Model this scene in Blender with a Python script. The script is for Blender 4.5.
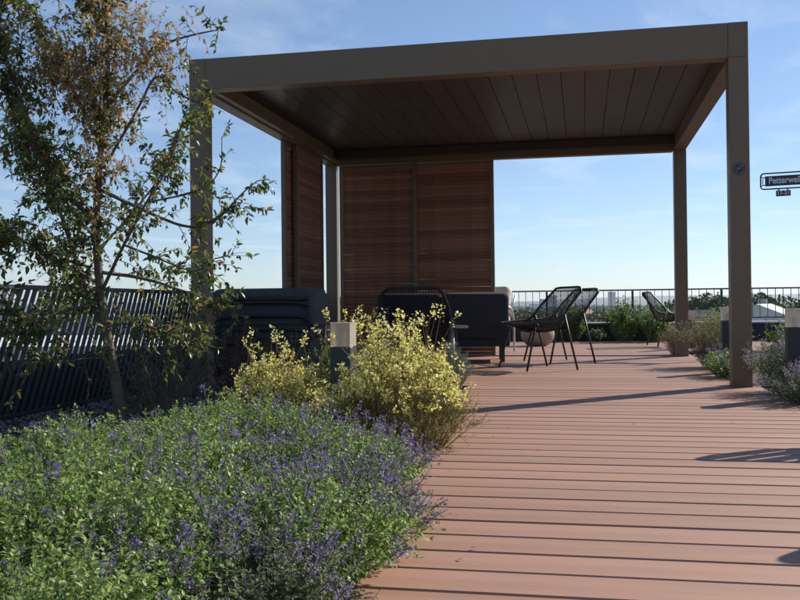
import bpy, bmesh, math, random
import numpy as np
from mathutils import Vector, Matrix
R = math.radians
random.seed(7)
rng = np.random.default_rng(11)
sc = bpy.context.scene
for o in list(bpy.data.objects):
    bpy.data.objects.remove(o)
col = sc.collection

# ---------------------------------------------------------------- camera
F_PX, PITCH, ROLL, YAW = 906.65, 0.0078, 0.0108, 0.1982
CAM = Vector((-1.1795, -6.7956, 0.5946))
fw0 = Vector((-math.sin(YAW), math.cos(YAW), 0)); rt0 = Vector((math.cos(YAW), math.sin(YAW), 0))
fw = fw0 * math.cos(PITCH) + Vector((0, 0, math.sin(PITCH)))
up0 = Vector((0, 0, math.cos(PITCH))) - fw0 * math.sin(PITCH)
cr = rt0 * math.cos(ROLL) - up0 * math.sin(ROLL)
cu = rt0 * math.sin(ROLL) + up0 * math.cos(ROLL)
cam_data = bpy.data.cameras.new('camera')
cam = bpy.data.objects.new('camera', cam_data)
col.objects.link(cam)
M4 = Matrix((cr, cu, -fw)).transposed().to_4x4(); M4.translation = CAM
cam.matrix_world = M4
cam_data.sensor_width = 36; cam_data.sensor_fit = 'HORIZONTAL'
cam_data.lens = F_PX / 800 * 36
cam_data.clip_start = 0.05; cam_data.clip_end = 40000
sc.camera = cam

# ---------------------------------------------------------------- sky and sun
SUN_EL = R(34); SUN_AZ = R(45)            # azimuth measured from +Y towards +X
world = bpy.data.worlds.new('World'); sc.world = world; world.use_nodes = True
wn = world.node_tree.nodes; wl = world.node_tree.links; wn.clear()
sky = wn.new('ShaderNodeTexSky'); sky.sky_type = 'NISHITA'; sky.sun_disc = False
sky.sun_elevation = SUN_EL; sky.sun_rotation = SUN_AZ
sky.altitude = 100; sky.air_density = 0.9; sky.dust_density = 0.05; sky.ozone_density = 2.8
bg = wn.new('ShaderNodeBackground'); bg.inputs['Strength'].default_value = 0.102
wo = wn.new('ShaderNodeOutputWorld')
tc = wn.new('ShaderNodeTexCoord'); sep = wn.new('ShaderNodeSeparateXYZ')
wl.new(tc.outputs['Generated'], sep.inputs[0])
zz = wn.new('ShaderNodeMath'); zz.operation = 'MAXIMUM'; zz.inputs[1].default_value = 0.06
wl.new(sep.outputs['Z'], zz.inputs[0])
dx = wn.new('ShaderNodeMath'); dx.operation = 'DIVIDE'; dy = wn.new('ShaderNodeMath'); dy.operation = 'DIVIDE'
wl.new(sep.outputs['X'], dx.inputs[0]); wl.new(zz.outputs[0], dx.inputs[1])
wl.new(sep.outputs['Y'], dy.inputs[0]); wl.new(zz.outputs[0], dy.inputs[1])
cmb = wn.new('ShaderNodeCombineXYZ'); wl.new(dx.outputs[0], cmb.inputs[0]); wl.new(dy.outputs[0], cmb.inputs[1])
mp = wn.new('ShaderNodeMapping'); mp.inputs['Scale'].default_value = (1.0, 0.55, 1); mp.inputs['Rotation'].default_value = (0, 0, R(24))
wl.new(cmb.outputs[0], mp.inputs[0])
cn = wn.new('ShaderNodeTexNoise'); cn.inputs['Scale'].default_value = 1.1; cn.inputs['Detail'].default_value = 9
cn.inputs['Roughness'].default_value = 0.62; cn.inputs['Distortion'].default_value = 0.6
wl.new(mp.outputs[0], cn.inputs['Vector'])
cramp = wn.new('ShaderNodeValToRGB')
cramp.color_ramp.elements[0].position = 0.50; cramp.color_ramp.elements[0].color = (0, 0, 0, 1)
cramp.color_ramp.elements[1].position = 0.85; cramp.color_ramp.elements[1].color = (0.45, 0.45, 0.45, 1)
wl.new(cn.outputs['Fac'], cramp.inputs[0])
mixc = wn.new('ShaderNodeMixRGB'); mixc.blend_type = 'MIX'
mixc.inputs[2].default_value = (6.6, 7.0, 7.6, 1)
tint = wn.new('ShaderNodeMixRGB'); tint.blend_type = 'MULTIPLY'; tint.inputs[0].default_value = 1.0; tint.inputs[2].default_value = (0.89, 0.96, 1.06, 1)
wl.new(sky.outputs[0], tint.inputs[1])
gam = wn.new('ShaderNodeGamma'); gam.inputs['Gamma'].default_value = 0.86; wl.new(tint.outputs[0], gam.inputs['Color'])
wl.new(cramp.outputs['Color'], mixc.inputs[0]); wl.new(gam.outputs[0], mixc.inputs[1])
wl.new(mixc.outputs[0], bg.inputs['Color']); wl.new(bg.outputs[0], wo.inputs['Surface'])

sun_d = bpy.data.lights.new('sun', 'SUN'); sun_d.energy = 4.2; sun_d.angle = R(0.53); sun_d.color = (1.0, 0.93, 0.83)
sun = bpy.data.objects.new('sun', sun_d); col.objects.link(sun)
sdir = Vector((math.sin(SUN_AZ) * math.cos(SUN_EL), math.cos(SUN_AZ) * math.cos(SUN_EL), math.sin(SUN_EL)))
sun.rotation_euler = sdir.to_track_quat('Z', 'Y').to_euler()
sun.location = (20, 20, 30)

vs = sc.view_settings
vs.view_transform = 'Standard'; vs.look = 'None'; vs.gamma = 1.0; vs.exposure = 0.62
vs.use_curve_mapping = False
sc.render.engine = 'CYCLES'
sc.cycles.max_bounces = 8; sc.cycles.transparent_max_bounces = 16

# ---------------------------------------------------------------- helpers
def tag(o, label=None, cat=None, group=None, kind=None):
    if label: o['label'] = label
    if cat: o['category'] = cat
    if group: o['group'] = group
    if kind: o['kind'] = kind
    return o

def link(o, parent=None):
    col.objects.link(o)
    if parent is not None: o.parent = parent
    return o

def empty(name, loc=(0, 0, 0), rz=0.0):
    o = bpy.data.objects.new(name, None); o.empty_display_size = 0.2
    o.location = loc; o.rotation_euler = (0, 0, rz)
    return link(o)

def put(name, me, parent=None, loc=(0, 0, 0), rot=(0, 0, 0), scale=(1, 1, 1)):
    o = bpy.data.objects.new(name, me)
    o.location = loc; o.rotation_euler = rot; o.scale = scale
    return link(o, parent)

def children(o): return [c for c in bpy.data.objects if c.parent == o]

def copy_tree(o, parent=None, memo=None):
    c = o.copy(); col.objects.link(c); c.parent = parent
    for ch in children(o): copy_tree(ch, c)
    return c

class MB:
    """collects verts and faces of one mesh"""
    def __init__(s): s.v = []; s.f = []
    def add(s, vs_, fs):
        n = len(s.v); s.v += [tuple(v) for v in vs_]; s.f += [tuple(i + n for i in f) for f in fs]; return s
    def box(s, c, d, rot=None, ch=0.0):
        x, y, z = d[0] / 2, d[1] / 2, d[2] / 2
        if ch <= 0:
            vs_ = [Vector((i * x, j * y, k * z)) for i in (-1, 1) for j in (-1, 1) for k in (-1, 1)]
            fs = [(0, 1, 3, 2), (4, 6, 7, 5), (0, 4, 5, 1), (2, 3, 7, 6), (0, 2, 6, 4), (1, 5, 7, 3)]
        else:
            bm = bmesh.new(); bmesh.ops.create_cube(bm, size=1)
            for v in bm.verts: v.co = Vector((v.co.x * d[0], v.co.y * d[1], v.co.z * d[2]))
            bmesh.ops.bevel(bm, geom=bm.edges[:], offset=ch, segments=2, profile=0.6, affect='EDGES')
            bm.verts.index_update()
            vs_ = [v.co.copy() for v in bm.verts]; fs = [tuple(v.index for v in f.verts) for f in bm.faces]; bm.free()
        if rot is not None: vs_ = [rot @ v for v in vs_]
        c = Vector(c); return s.add([v + c for v in vs_], fs)
    def tube(s, pts, r, n=8, closed=False, caps=True):
        pts = [Vector(p) for p in pts]; m = len(pts)
        rs = r if isinstance(r, (list, tuple)) else [r] * m
        ref = None; rings = []
        for i, p in enumerate(pts):
            a = pts[(i - 1) % m] if (closed or i > 0) else p
            b = pts[(i + 1) % m] if (closed or i < m - 1) else p
            t = (b - a).normalized() if (b - a).length > 1e-9 else Vector((0, 0, 1))
            if ref is None:
                ref = t.orthogonal().normalized()
            ref = (ref - t * ref.dot(t))
            ref = ref.normalized() if ref.length > 1e-6 else t.orthogonal().normalized()
            bb = t.cross(ref)
            rings.append([p + (ref * math.cos(2 * math.pi * k / n) + bb * math.sin(2 * math.pi * k / n)) * rs[i] for k in range(n)])
        base = [v for ring in rings for v in ring]; fs = []
        for i in range(m if closed else m - 1):
            i2 = (i + 1) % m
            for k in range(n):
                fs.append((i * n + k, i * n + (k + 1) % n, i2 * n + (k + 1) % n, i2 * n + k))
        if caps and not closed:
            fs.append(tuple(reversed(range(n)))); fs.append(tuple((m - 1) * n + k for k in range(n)))
        return s.add(base, fs)
    def lathe(s, prof, n=24, c=(0, 0, 0)):
        c = Vector(c); vs_ = []; fs = []
        for (r, z) in prof:
            vs_ += [c + Vector((r * math.cos(2 * math.pi * k / n), r * math.sin(2 * math.pi * k / n), z)) for k in range(n)]
        for i in range(len(prof) - 1):
            for k in range(n):
                fs.append((i * n + k, i * n + (k + 1) % n, (i + 1) * n + (k + 1) % n, (i + 1) * n + k))
        fs.append(tuple(reversed(range(n)))); fs.append(tuple((len(prof) - 1) * n + k for k in range(n)))
        return s.add(vs_, fs)
    def mesh(s, name, mat, smooth=False):
        me = bpy.data.meshes.new(name); me.from_pydata([tuple(v) for v in s.v], [], s.f); me.update()
        if mat: me.materials.append(mat)
        if smooth: me.polygons.foreach_set('use_smooth', [True] * len(me.polygons))
        return me
    def obj(s, name, mat, parent=None, loc=(0, 0, 0), rot=(0, 0, 0), smooth=False):
        return put(name, s.mesh(name, mat, smooth), parent, loc, rot)

def np_mesh(name, V, Fq, mat, smooth=False):
    """V (n,3), Fq (m,k) constant-size faces"""
    me = bpy.data.meshes.new(name); k = Fq.shape[1]
    me.vertices.add(len(V)); me.vertices.foreach_set('co', np.ascontiguousarray(V, dtype=np.float32).ravel())
    me.loops.add(Fq.size); me.loops.foreach_set('vertex_index', np.ascontiguousarray(Fq, dtype=np.int32).ravel())
    me.polygons.add(len(Fq)); me.polygons.foreach_set('loop_start', np.arange(0, Fq.size, k, dtype=np.int32))
    me.update(calc_edges=True)
    if mat: me.materials.append(mat)
    if smooth: me.polygons.foreach_set('use_smooth', [True] * len(me.polygons))
    return me

def unit(a): return a / np.maximum(np.linalg.norm(a, axis=1, keepdims=True), 1e-9)

def leaf_arrays(pos, d, nrm, L, W, droop=0.15, fold=0.12):
    """pointed oval leaf, folded along its midrib and curving down towards the tip"""
    d = unit(d); s = unit(np.cross(d, nrm)); n = np.cross(s, d)
    L = L[:, None]; W = W[:, None]
    q = []
    for t, wf in ((0.0, 0), (0.28, 0.86), (0.28, -0.86), (0.62, 0.80), (0.62, -0.80), (1.0, 0)):
        c = pos + d * L * t - n * L * droop * t * t
        q.append(c + s * W * 0.5 * wf + n * W * fold * abs(wf))
    q.append(pos + d * L * 0.30 - n * L * droop * 0.09); q.append(pos + d * L * 0.62 - n * L * droop * 0.39)
    V = np.stack(q, 1).reshape(-1, 3)
    base = (np.arange(len(pos)) * 8)[:, None]
    f = np.array([[0, 1, 6], [0, 6, 2], [1, 3, 7], [1, 7, 6], [6, 7, 4], [6, 4, 2], [3, 5, 7], [7, 5, 4]])
    Fq = (base[:, :, None] + f[None]).reshape(-1, 3)
    return V, Fq

def leaves(name, pos, d, nrm, L, W, mat, droop=0.15, fold=0.12):
    V, Fq = leaf_arrays(np.asarray(pos, float), np.asarray(d, float), np.asarray(nrm, float), np.asarray(L, float), np.asarray(W, float), droop, fold)
    return np_mesh(name, V, Fq, mat)

def stems_mesh(name, lines, radii, mat, n=3):
    mb = MB()
    for pl, r in zip(lines, radii):
        m = len(pl); mb.tube(pl, [r * (1 - 0.7 * i / max(1, m - 1)) for i in range(m)], n, caps=False)
    return mb.mesh(name, mat, True)

# ---------------------------------------------------------------- materials
def new_mat(name):
    m = bpy.data.materials.new(name); m.use_nodes = True
    nt = m.node_tree; b = nt.nodes['Principled BSDF']
    return m, nt, b

def pmat(name, color, rough=0.6, metal=0.0, noise=0.0, nscale=20, bump=0.0, bscale=150, rnd=0.0, stretch=None, spec=0.5, dirt=None):
    m, nt, b = new_mat(name); N = nt.nodes; L = nt.links
    b.inputs['Roughness'].default_value = rough; b.inputs['Metallic'].default_value = metal
    b.inputs['Specular IOR Level'].default_value = spec
    co = N.new('ShaderNodeTexCoord'); vec = co.outputs['Object']
    if stretch:
        mpn = N.new('ShaderNodeMapping'); mpn.inputs['Scale'].default_value = stretch; L.new(vec, mpn.inputs[0]); vec = mpn.outputs[0]
    cur = None
    rgb = N.new('ShaderNodeRGB'); rgb.outputs[0].default_value = (*color, 1); cur = rgb.outputs[0]
    if noise > 0:
        nz = N.new('ShaderNodeTexNoise'); nz.inputs['Scale'].default_value = nscale; nz.inputs['Detail'].default_value = 6
        L.new(vec, nz.inputs['Vector'])
        mr = N.new('ShaderNodeMapRange'); mr.inputs[1].default_value = 0.25; mr.inputs[2].default_value = 0.75
        mr.inputs[3].default_value = 1 - noise; mr.inputs[4].default_value = 1 + noise
        L.new(nz.outputs['Fac'], mr.inputs[0])
        mx = N.new('ShaderNodeVectorMath'); mx.operation = 'SCALE'; L.new(cur, mx.inputs[0]); L.new(mr.outputs[0], mx.inputs['Scale']); cur = mx.outputs[0]
        rr = N.new('ShaderNodeMapRange'); rr.inputs[3].default_value = max(0, rough - 0.1); rr.inputs[4].default_value = min(1, rough + 0.1)
        L.new(nz.outputs['Fac'], rr.inputs[0]); L.new(rr.outputs[0], b.inputs['Roughness'])
    if rnd > 0:
        oi = N.new('ShaderNodeObjectInfo')
        mr = N.new('ShaderNodeMapRange'); mr.inputs[3].default_value = 1 - rnd; mr.inputs[4].default_value = 1 + rnd
        L.new(oi.outputs['Random'], mr.inputs[0])
        mx = N.new('ShaderNodeVectorMath'); mx.operation = 'SCALE'; L.new(cur, mx.inputs[0]); L.new(mr.outputs[0], mx.inputs['Scale']); cur = mx.outputs[0]
    if dirt:
        nz = N.new('ShaderNodeTexNoise'); nz.inputs['Scale'].default_value = dirt[1]; nz.inputs['Detail'].default_value = 8
        L.new(co.outputs['Object'], nz.inputs['Vector'])
        cr_ = N.new('ShaderNodeMapRange'); cr_.inputs[1].default_value = 0.5; cr_.inputs[2].default_value = 0.75; cr_.inputs[4].default_value = dirt[2]
        L.new(nz.outputs['Fac'], cr_.inputs[0])
        mm = N.new('ShaderNodeMixRGB'); mm.inputs[2].default_value = (*dirt[0], 1)
        L.new(cr_.outputs[0], mm.inputs[0]); L.new(cur, mm.inputs[1]); cur = mm.outputs[0]
    L.new(cur, b.inputs['Base Color'])
    if bump > 0:
        nb = N.new('ShaderNodeTexNoise'); nb.inputs['Scale'].default_value = bscale; nb.inputs['Detail'].default_value = 4
        L.new(vec, nb.inputs['Vector'])
        bp = N.new('ShaderNodeBump'); bp.inputs['Strength'].default_value = bump; bp.inputs['Distance'].default_value = 0.004
        L.new(nb.outputs['Fac'], bp.inputs['Height']); L.new(bp.outputs[0], b.inputs['Normal'])
    return m

def leaf_mat(name, cols, trans=0.35, rough=0.55):
    """leaf colour drawn per leaf from cols, with light shining through"""
    m, nt, b = new_mat(name); N = nt.nodes; L = nt.links
    g = N.new('ShaderNodeNewGeometry'); cr_ = N.new('ShaderNodeValToRGB')
    els = cr_.color_ramp.elements
    while len(els) < len(cols): els.new(0.5)
    for i, (p, c) in enumerate(cols): els[i].position = p; els[i].color = (*c, 1)
    L.new(g.outputs['Random Per Island'], cr_.inputs[0])
    L.new(cr_.outputs[0], b.inputs['Base Color']); b.inputs['Roughness'].default_value = rough
    tr = N.new('ShaderNodeBsdfTranslucent')
    hs = N.new('ShaderNodeHueSaturation'); hs.inputs['Saturation'].default_value = 1.1; hs.inputs['Value'].default_value = 1.35
    L.new(cr_.outputs[0], hs.inputs['Color']); L.new(hs.outputs[0], tr.inputs['Color'])
    ms = N.new('ShaderNodeMixShader'); ms.inputs[0].default_value = trans
    L.new(b.outputs[0], ms.inputs[1]); L.new(tr.outputs[0], ms.inputs[2])
    L.new(ms.outputs[0], N['Material Output'].inputs['Surface'])
    return m

MT = {}
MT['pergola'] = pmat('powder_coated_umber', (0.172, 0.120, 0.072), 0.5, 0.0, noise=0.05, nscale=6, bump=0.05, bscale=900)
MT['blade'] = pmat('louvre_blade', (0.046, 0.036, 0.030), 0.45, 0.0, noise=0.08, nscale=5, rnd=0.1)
MT['deck'] = pmat('composite_board', (0.322, 0.174, 0.117), 0.62, noise=0.14, nscale=9, bump=0.35, bscale=110, rnd=0.09, stretch=(0.12, 1.6, 1), dirt=((0.27, 0.19, 0.15), 1.7, 0.5))
MT['under'] = pmat('dark_membrane', (0.03, 0.027, 0.025), 0.9, noise=0.2)
MT['slat'] = pmat('weathered_cedar', (0.235, 0.125, 0.080), 0.7, noise=0.30, nscale=12, bump=0.3, bscale=40, rnd=0.30, stretch=(2.2, 9, 9), dirt=((0.10, 0.07, 0.055), 9, 0.4))
MT['black_metal'] = pmat('black_coated_steel', (0.018, 0.02, 0.023), 0.45, noise=0.1, nscale=30)
MT['fence'] = pmat('anthracite_steel', (0.022, 0.026, 0.032), 0.5, noise=0.15, nscale=12)
MT['mesh'] = pmat('black_mesh', (0.012, 0.013, 0.015), 0.75, spec=0.2)
MT['cushion_navy'] = pmat('navy_outdoor_fabric', (0.066, 0.073, 0.083), 0.9, noise=0.2, nscale=25, bump=0.4, bscale=400)
MT['cushion_dark'] = pmat('black_outdoor_fabric', (0.028, 0.030, 0.034), 0.9, noise=0.2, nscale=25, bump=0.4, bscale=400)
MT['cream'] = pmat('cream_fabric', (0.62, 0.56, 0.48), 0.9, noise=0.08, nscale=20, bump=0.3, bscale=300)
MT['alu'] = pmat('brushed_aluminium', (0.55, 0.55, 0.55), 0.35, 0.9, noise=0.05)
MT['beige'] = pmat('beige_stoneware', (0.27, 0.21, 0.165), 0.75, noise=0.1, nscale=15)
MT['table_top'] = pmat('grey_table_lacquer', (0.34, 0.34, 0.33), 0.5, noise=0.06)
MT['bollard'] = pmat('bollard_anthracite', (0.022, 0.027, 0.034), 0.45, noise=0.1, nscale=10)
MT['soil'] = pmat('dark_soil', (0.055, 0.042, 0.032), 0.95, noise=0.5, nscale=30, bump=0.8, bscale=90)
MT['pebble'] = pmat('grey_pebble', (0.19, 0.175, 0.16), 0.85, noise=0.35, nscale=60)
MT['cap'] = pmat('zinc_coping', (0.62, 0.62, 0.62), 0.55, 0.0, noise=0.06, nscale=4)
MT['parapet'] = pmat('parapet_bitumen', (0.035, 0.036, 0.04), 0.85, noise=0.25, nscale=5)
MT['bark'] = pmat('grey_brown_bark', (0.13, 0.095, 0.07), 0.85, noise=0.4, nscale=25, bump=0.8, bscale=60)
MT['twig'] = pmat('thin_twig', (0.11, 0.075, 0.05), 0.8, noise=0.3)
MT['stem_green'] = pmat('green_stem', (0.10, 0.12, 0.055), 0.7, noise=0.2)
MT['stem_brown'] = pmat('brown_stem', (0.17, 0.115, 0.06), 0.8, noise=0.3)
MT['sign_navy'] = pmat('sign_enamel_navy', (0.012, 0.018, 0.045), 0.3, noise=0.04)
MT['sign_white'] = pmat('sign_enamel_white', (0.78, 0.79, 0.80), 0.35, noise=0.03)
MT['ground'] = pmat('far_ground', (0.10, 0.105, 0.08), 0.95, noise=0.5, nscale=0.02)
# frosted lamp head
m, nt, b = new_mat('frosted_acrylic'); b.inputs['Base Color'].default_value = (0.66, 0.58, 0.48, 1); b.inputs['Roughness'].default_value = 0.5
b.inputs['Transmission Weight'].default_value = 0.55; b.inputs['IOR'].default_value = 1.3
MT['acrylic'] = m
MT['diffuser'] = pmat('lamp_diffuser', (0.75, 0.70, 0.62), 0.7)

LM = {}
LM['apple'] = leaf_mat('apple_leaf', [(0, (0.05, 0.085, 0.025)), (0.45, (0.105, 0.15, 0.045)), (0.8, (0.17, 0.20, 0.06)), (0.93, (0.28, 0.22, 0.06)), (1, (0.32, 0.16, 0.05))], 0.42, 0.34)
LM['vine'] = leaf_mat('dried_vine', [(0, (0.24, 0.15, 0.075)), (0.5, (0.40, 0.27, 0.15)), (0.8, (0.32, 0.28, 0.11)), (1, (0.52, 0.38, 0.24))], 0.5, 0.8)
LM['fruit'] = leaf_mat('dark_fruit', [(0, (0.06, 0.015, 0.012)), (1, (0.12, 0.03, 0.02))], 0.0, 0.35)
LM['mint'] = leaf_mat('catmint_leaf', [(0, (0.10, 0.165, 0.045)), (0.5, (0.20, 0.30, 0.085)), (0.85, (0.32, 0.41, 0.14)), (1, (0.44, 0.47, 0.20))], 0.45, 0.45)
LM['mint_grey'] = leaf_mat('catmint_grey_leaf', [(0, (0.095, 0.13, 0.065)), (0.5, (0.17, 0.21, 0.11)), (1, (0.29, 0.31, 0.18))], 0.3, 0.7)
LM['purple'] = leaf_mat('violet_floret', [(0, (0.11, 0.085, 0.23)), (0.5, (0.19, 0.15, 0.36)), (1, (0.30, 0.25, 0.48))], 0.35, 0.7)
LM['mauve'] = leaf_mat('mauve_floret', [(0, (0.20, 0.17, 0.25)), (0.5, (0.31, 0.27, 0.37)), (1, (0.44, 0.40, 0.48))], 0.35, 0.7)
LM['calyx'] = leaf_mat('dusky_calyx', [(0, (0.10, 0.075, 0.085)), (0.6, (0.17, 0.13, 0.15)), (1, (0.27, 0.22, 0.22))], 0.3, 0.8)
LM['yellow'] = leaf_mat('pale_yellow_floret', [(0, (0.70, 0.63, 0.13)), (0.5, (0.82, 0.77, 0.27)), (1, (0.88, 0.85, 0.48))], 0.35, 0.7)
LM['olive'] = leaf_mat('olive_needle_leaf', [(0, (0.10, 0.12, 0.03)), (0.5, (0.19, 0.20, 0.055)), (0.8, (0.30, 0.25, 0.08)), (1, (0.32, 0.20, 0.08))], 0.3, 0.7)
LM['silver'] = leaf_mat('silver_leaf', [(0, (0.10, 0.13, 0.11)), (0.6, (0.17, 0.21, 0.18)), (1, (0.26, 0.29, 0.25))], 0.2, 0.8)
LM['pale'] = leaf_mat('pale_yellow_green_leaf', [(0, (0.16, 0.16, 0.085)), (0.6, (0.27, 0.26, 0.15)), (1, (0.38, 0.35, 0.22))], 0.3, 0.8)
LM['rust'] = leaf_mat('rust_seed_head', [(0, (0.07, 0.035, 0.022)), (0.6, (0.13, 0.065, 0.04)), (1, (0.20, 0.115, 0.07))], 0.15, 0.9)
LM['fresh'] = leaf_mat('fresh_green_leaf', [(0, (0.07, 0.13, 0.03)), (0.6, (0.13, 0.21, 0.05)), (1, (0.22, 0.28, 0.08))], 0.4, 0.55)
LM['tree'] = leaf_mat('far_tree_leaf', [(0, (0.030, 0.048, 0.018)), (0.6, (0.055, 0.08, 0.028)), (1, (0.09, 0.11, 0.04))], 0.2, 0.7)
LM['dry'] = leaf_mat('dry_grey_leaf', [(0, (0.07, 0.065, 0.05)), (0.6, (0.13, 0.12, 0.085)), (1, (0.22, 0.19, 0.13))], 0.2, 0.9)

# ================================================================ the setting: roof slab, bed, deck
PW, PD, PH, PP, BH = 4.253, 4.063, 2.6, 0.136, 0.248
slab = MB().box((-0.6, 0.2, -0.50), (8.6, 17.6, 0.80)).obj('roof_slab', MT['under']); tag(slab, kind='structure')

def heightfield(name, x0, x1, y0, y1, nx, ny, z0, amp, mat):
    xs = np.linspace(x0, x1, nx); ys = np.linspace(y0, y1, ny); X, Y = np.meshgrid(xs, ys)
    Z = z0 + amp * (np.sin(X * 5.1 + 1.3) * np.cos(Y * 4.3) + 0.6 * np.sin(X * 11 + Y * 7)) + rng.normal(0, amp * 0.25, X.shape)
    V = np.stack([X, Y, Z], -1).reshape(-1, 3); i = np.arange(nx * ny).reshape(ny, nx)
    Fq = np.stack([i[:-1, :-1], i[:-1, 1:], i[1:, 1:], i[1:, :-1]], -1).reshape(-1, 4)
    return np_mesh(name, V, Fq, mat, True)
o = put('planting_bed', heightfield('planting_bed', -4.42, -2.04, -8.0, -0.06, 60, 160, -0.035, 0.012, MT['soil'])); tag(o, kind='structure')
o = put('planting_bed', heightfield('planting_bed', 0.09, 3.4, -1.48, 5.2, 60, 100, -0.035, 0.012, MT['soil'])); tag(o, kind='structure')

# deck boards run along X
PITCH_B = 0.158
deck = MB()
for y in np.arange(-8.2, 8.35, 0.5): pass
for x in np.arange(-1.85, 0.0, 0.45): deck.box((x, 0.25, -0.055), (0.05, 16.3, 0.05))
for x in np.arange(-4.2, -1.9, 0.45): deck.box((x, 4.2, -0.055), (0.05, 8.3, 0.05))
for x in np.arange(0.3, 3.0, 0.45): deck.box((x, -4.9, -0.055), (0.05, 6.6, 0.05))
deck = deck.obj('deck', MT['under']); tag(deck, kind='structure')
_board = {}
def board_mesh(L):
    k = round(L, 3)
    if k not in _board:
        w, t, c = (PITCH_B - 0.0095) / 2, 0.026, 0.004
        prof = [(-w, -t), (w, -t), (w, -c), (w - c, 0), (-w + c, 0), (-w, -c)]
        v = [(-k / 2, a, b_) for a, b_ in prof] + [(k / 2, a, b_) for a, b_ in prof]
        f = [(i, (i + 1) % 6, (i + 1) % 6 + 6, i + 6) for i in range(6)] + [tuple(range(5, -1, -1)), tuple(range(6, 12))]
        _board[k] = MB().add(v, f).mesh('board', MT['deck'])
    return _board[k]
rr = random.Random(3)
y = -8.0; n = 0
while y < 8.35:
    xl = -2.02 if y < -0.02 else -4.36
    xr = 3.1 if y < -1.45 else (0.06 if y < 5.2 else 1.6)
    joints = [xl]
    if n == 19: joints.append(-1.605)
    elif xr - xl > 3.0: joints.append(0.75 + 0.6 * (n % 2) if xr > 2 else -2.6 - 0.4 * (n % 2))
    joints = sorted(set(joints)) + [xr]
    for a, b_ in zip(joints[:-1], joints[1:]):
        if b_ - a < 0.2: continue
        put('board', board_mesh(b_ - a - 0.004), deck, ((a + b_) / 2, y, rr.uniform(-0.0008, 0.0008)), (rr.uniform(-.002, .002), 0, 0))
    y += PITCH_B; n += 1

# pebbles between the bed and the left railing
npb = 5200
px = rng.uniform(-4.38, -3.0, npb); py = rng.uniform(-4.2, -0.1, npb); keep = rng.random(npb) < np.clip((-px - 2.9) / 0.9, 0.1, 1)
px, py = px[keep], py[keep]; npb = len(px)
oc = np.array([[1, 0, 0], [-1, 0, 0], [0, 1, 0], [0, -1, 0], [0, 0, 1], [0, 0, -1]], float)
of = np.array([[0, 2, 4], [2, 1, 4], [1, 3, 4], [3, 0, 4], [2, 0, 5], [1, 2, 5], [3, 1, 5], [0, 3, 5]])
sz = rng.uniform(0.007, 0.02, (npb, 1, 1)) * rng.uniform(0.6, 1.2, (npb, 1, 3)) * np.array([1, 1, 0.7])
ang = rng.uniform(0, 6.28, npb); ca, sa = np.cos(ang), np.sin(ang)
P0 = oc[None] * sz; P1 = P0.copy(); P1[..., 0] = ca[:, None] * P0[..., 0] - sa[:, None] * P0[..., 1]; P1[..., 1] = sa[:, None] * P0[..., 0] + ca[:, None] * P0[..., 1]
P1 += np.stack([px, py, np.full(npb, -0.022)], -1)[:, None]
gv = put('gravel', np_mesh('gravel', P1.reshape(-1, 3), (np.arange(npb)[:, None, None] * 6 + of[None]).reshape(-1, 3), MT['pebble'], True))
tag(gv, 'loose grey pebbles on the ground beside the dark slanted railing', 'gravel', kind='stuff')

# ================================================================ pergola
perg = empty('pergola', (0, 0, 0)); tag(perg, 'umber brown metal pergola with flat louvred roof over the deck', 'pergola')
H0 = PH - BH
post_me = MB().box((0, 0, H0 / 2 - 0.0), (PP, PP, H0), ch=0.004).mesh('post', MT['pergola'])
capm = MB().box((0, 0, 0), (PP, PP, BH), ch=0.003).mesh('corner_cap', MT['pergola'])
foot = MB().box((0, 0, 0.004), (PP + 0.03, PP + 0.03, 0.008), ch=0.002).mesh('base_plate', MT['pergola'])
for (x, y) in ((-PP / 2, PP / 2), (-PW + PP / 2, PP / 2), (-PP / 2, PD - PP / 2), (-PW + PP / 2, PD - PP / 2)):
    po = put('post', post_me, perg, (x, y, 0))
    put('corner_cap', capm, perg, (x, y, H0 + BH / 2 + 0.001))
g = 0.0015
fb = MB().box((0, 0, 0), (PW - 2 * PP - 2 * g, PP - 0.004, BH), ch=0.003).mesh('beam', MT['pergola'])
sb = MB().box((0, 0, 0), (PP - 0.004, PD - 2 * PP - 2 * g, BH), ch=0.003).mesh('beam', MT['pergola'])
put('beam', fb, perg, (-PW / 2, PP / 2, H0 + BH / 2)); put('beam', fb, perg, (-PW / 2, PD - PP / 2, H0 + BH / 2))
put('beam', sb, perg, (-PP / 2, PD / 2, H0 + BH / 2)); put('beam', sb, perg, (-PW + PP / 2, PD / 2, H0 + BH / 2))
# inner gutter ledge
for y_ in (PP + 0.045, PD - PP - 0.045):
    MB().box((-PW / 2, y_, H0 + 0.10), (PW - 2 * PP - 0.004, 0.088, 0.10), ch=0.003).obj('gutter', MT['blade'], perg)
# louvre blades along Y
xa, xb = -PW + PP + 0.002, -PP - 0.002
nb = 20; bw = (xb - xa) / nb
w2 = bw / 2 - 0.003; yl = (PD - 2 * PP - 0.10) / 2
prof = [(-w2, 0.0), (w2, 0.0), (w2, 0.012), (w2 + 0.01, 0.022), (w2 + 0.01, 0.034), (0, 0.052), (-w2, 0.034)]
v = [(a, -yl, b_) for a, b_ in prof] + [(a, yl, b_) for a, b_ in prof]; k = len(prof)
f = [((i + 1) % k, i, i + k, (i + 1) % k + k) for i in range(k)] + [tuple(range(k)), tuple(range(2 * k - 1, k - 1, -1))]
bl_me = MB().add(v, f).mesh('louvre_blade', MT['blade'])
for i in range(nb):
    put('louvre_blade', bl_me, perg, (xa + bw * (i + 0.5), PD / 2, H0 + 0.154), (0, R(rr.uniform(-0.35, 0.35)), 0))
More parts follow.
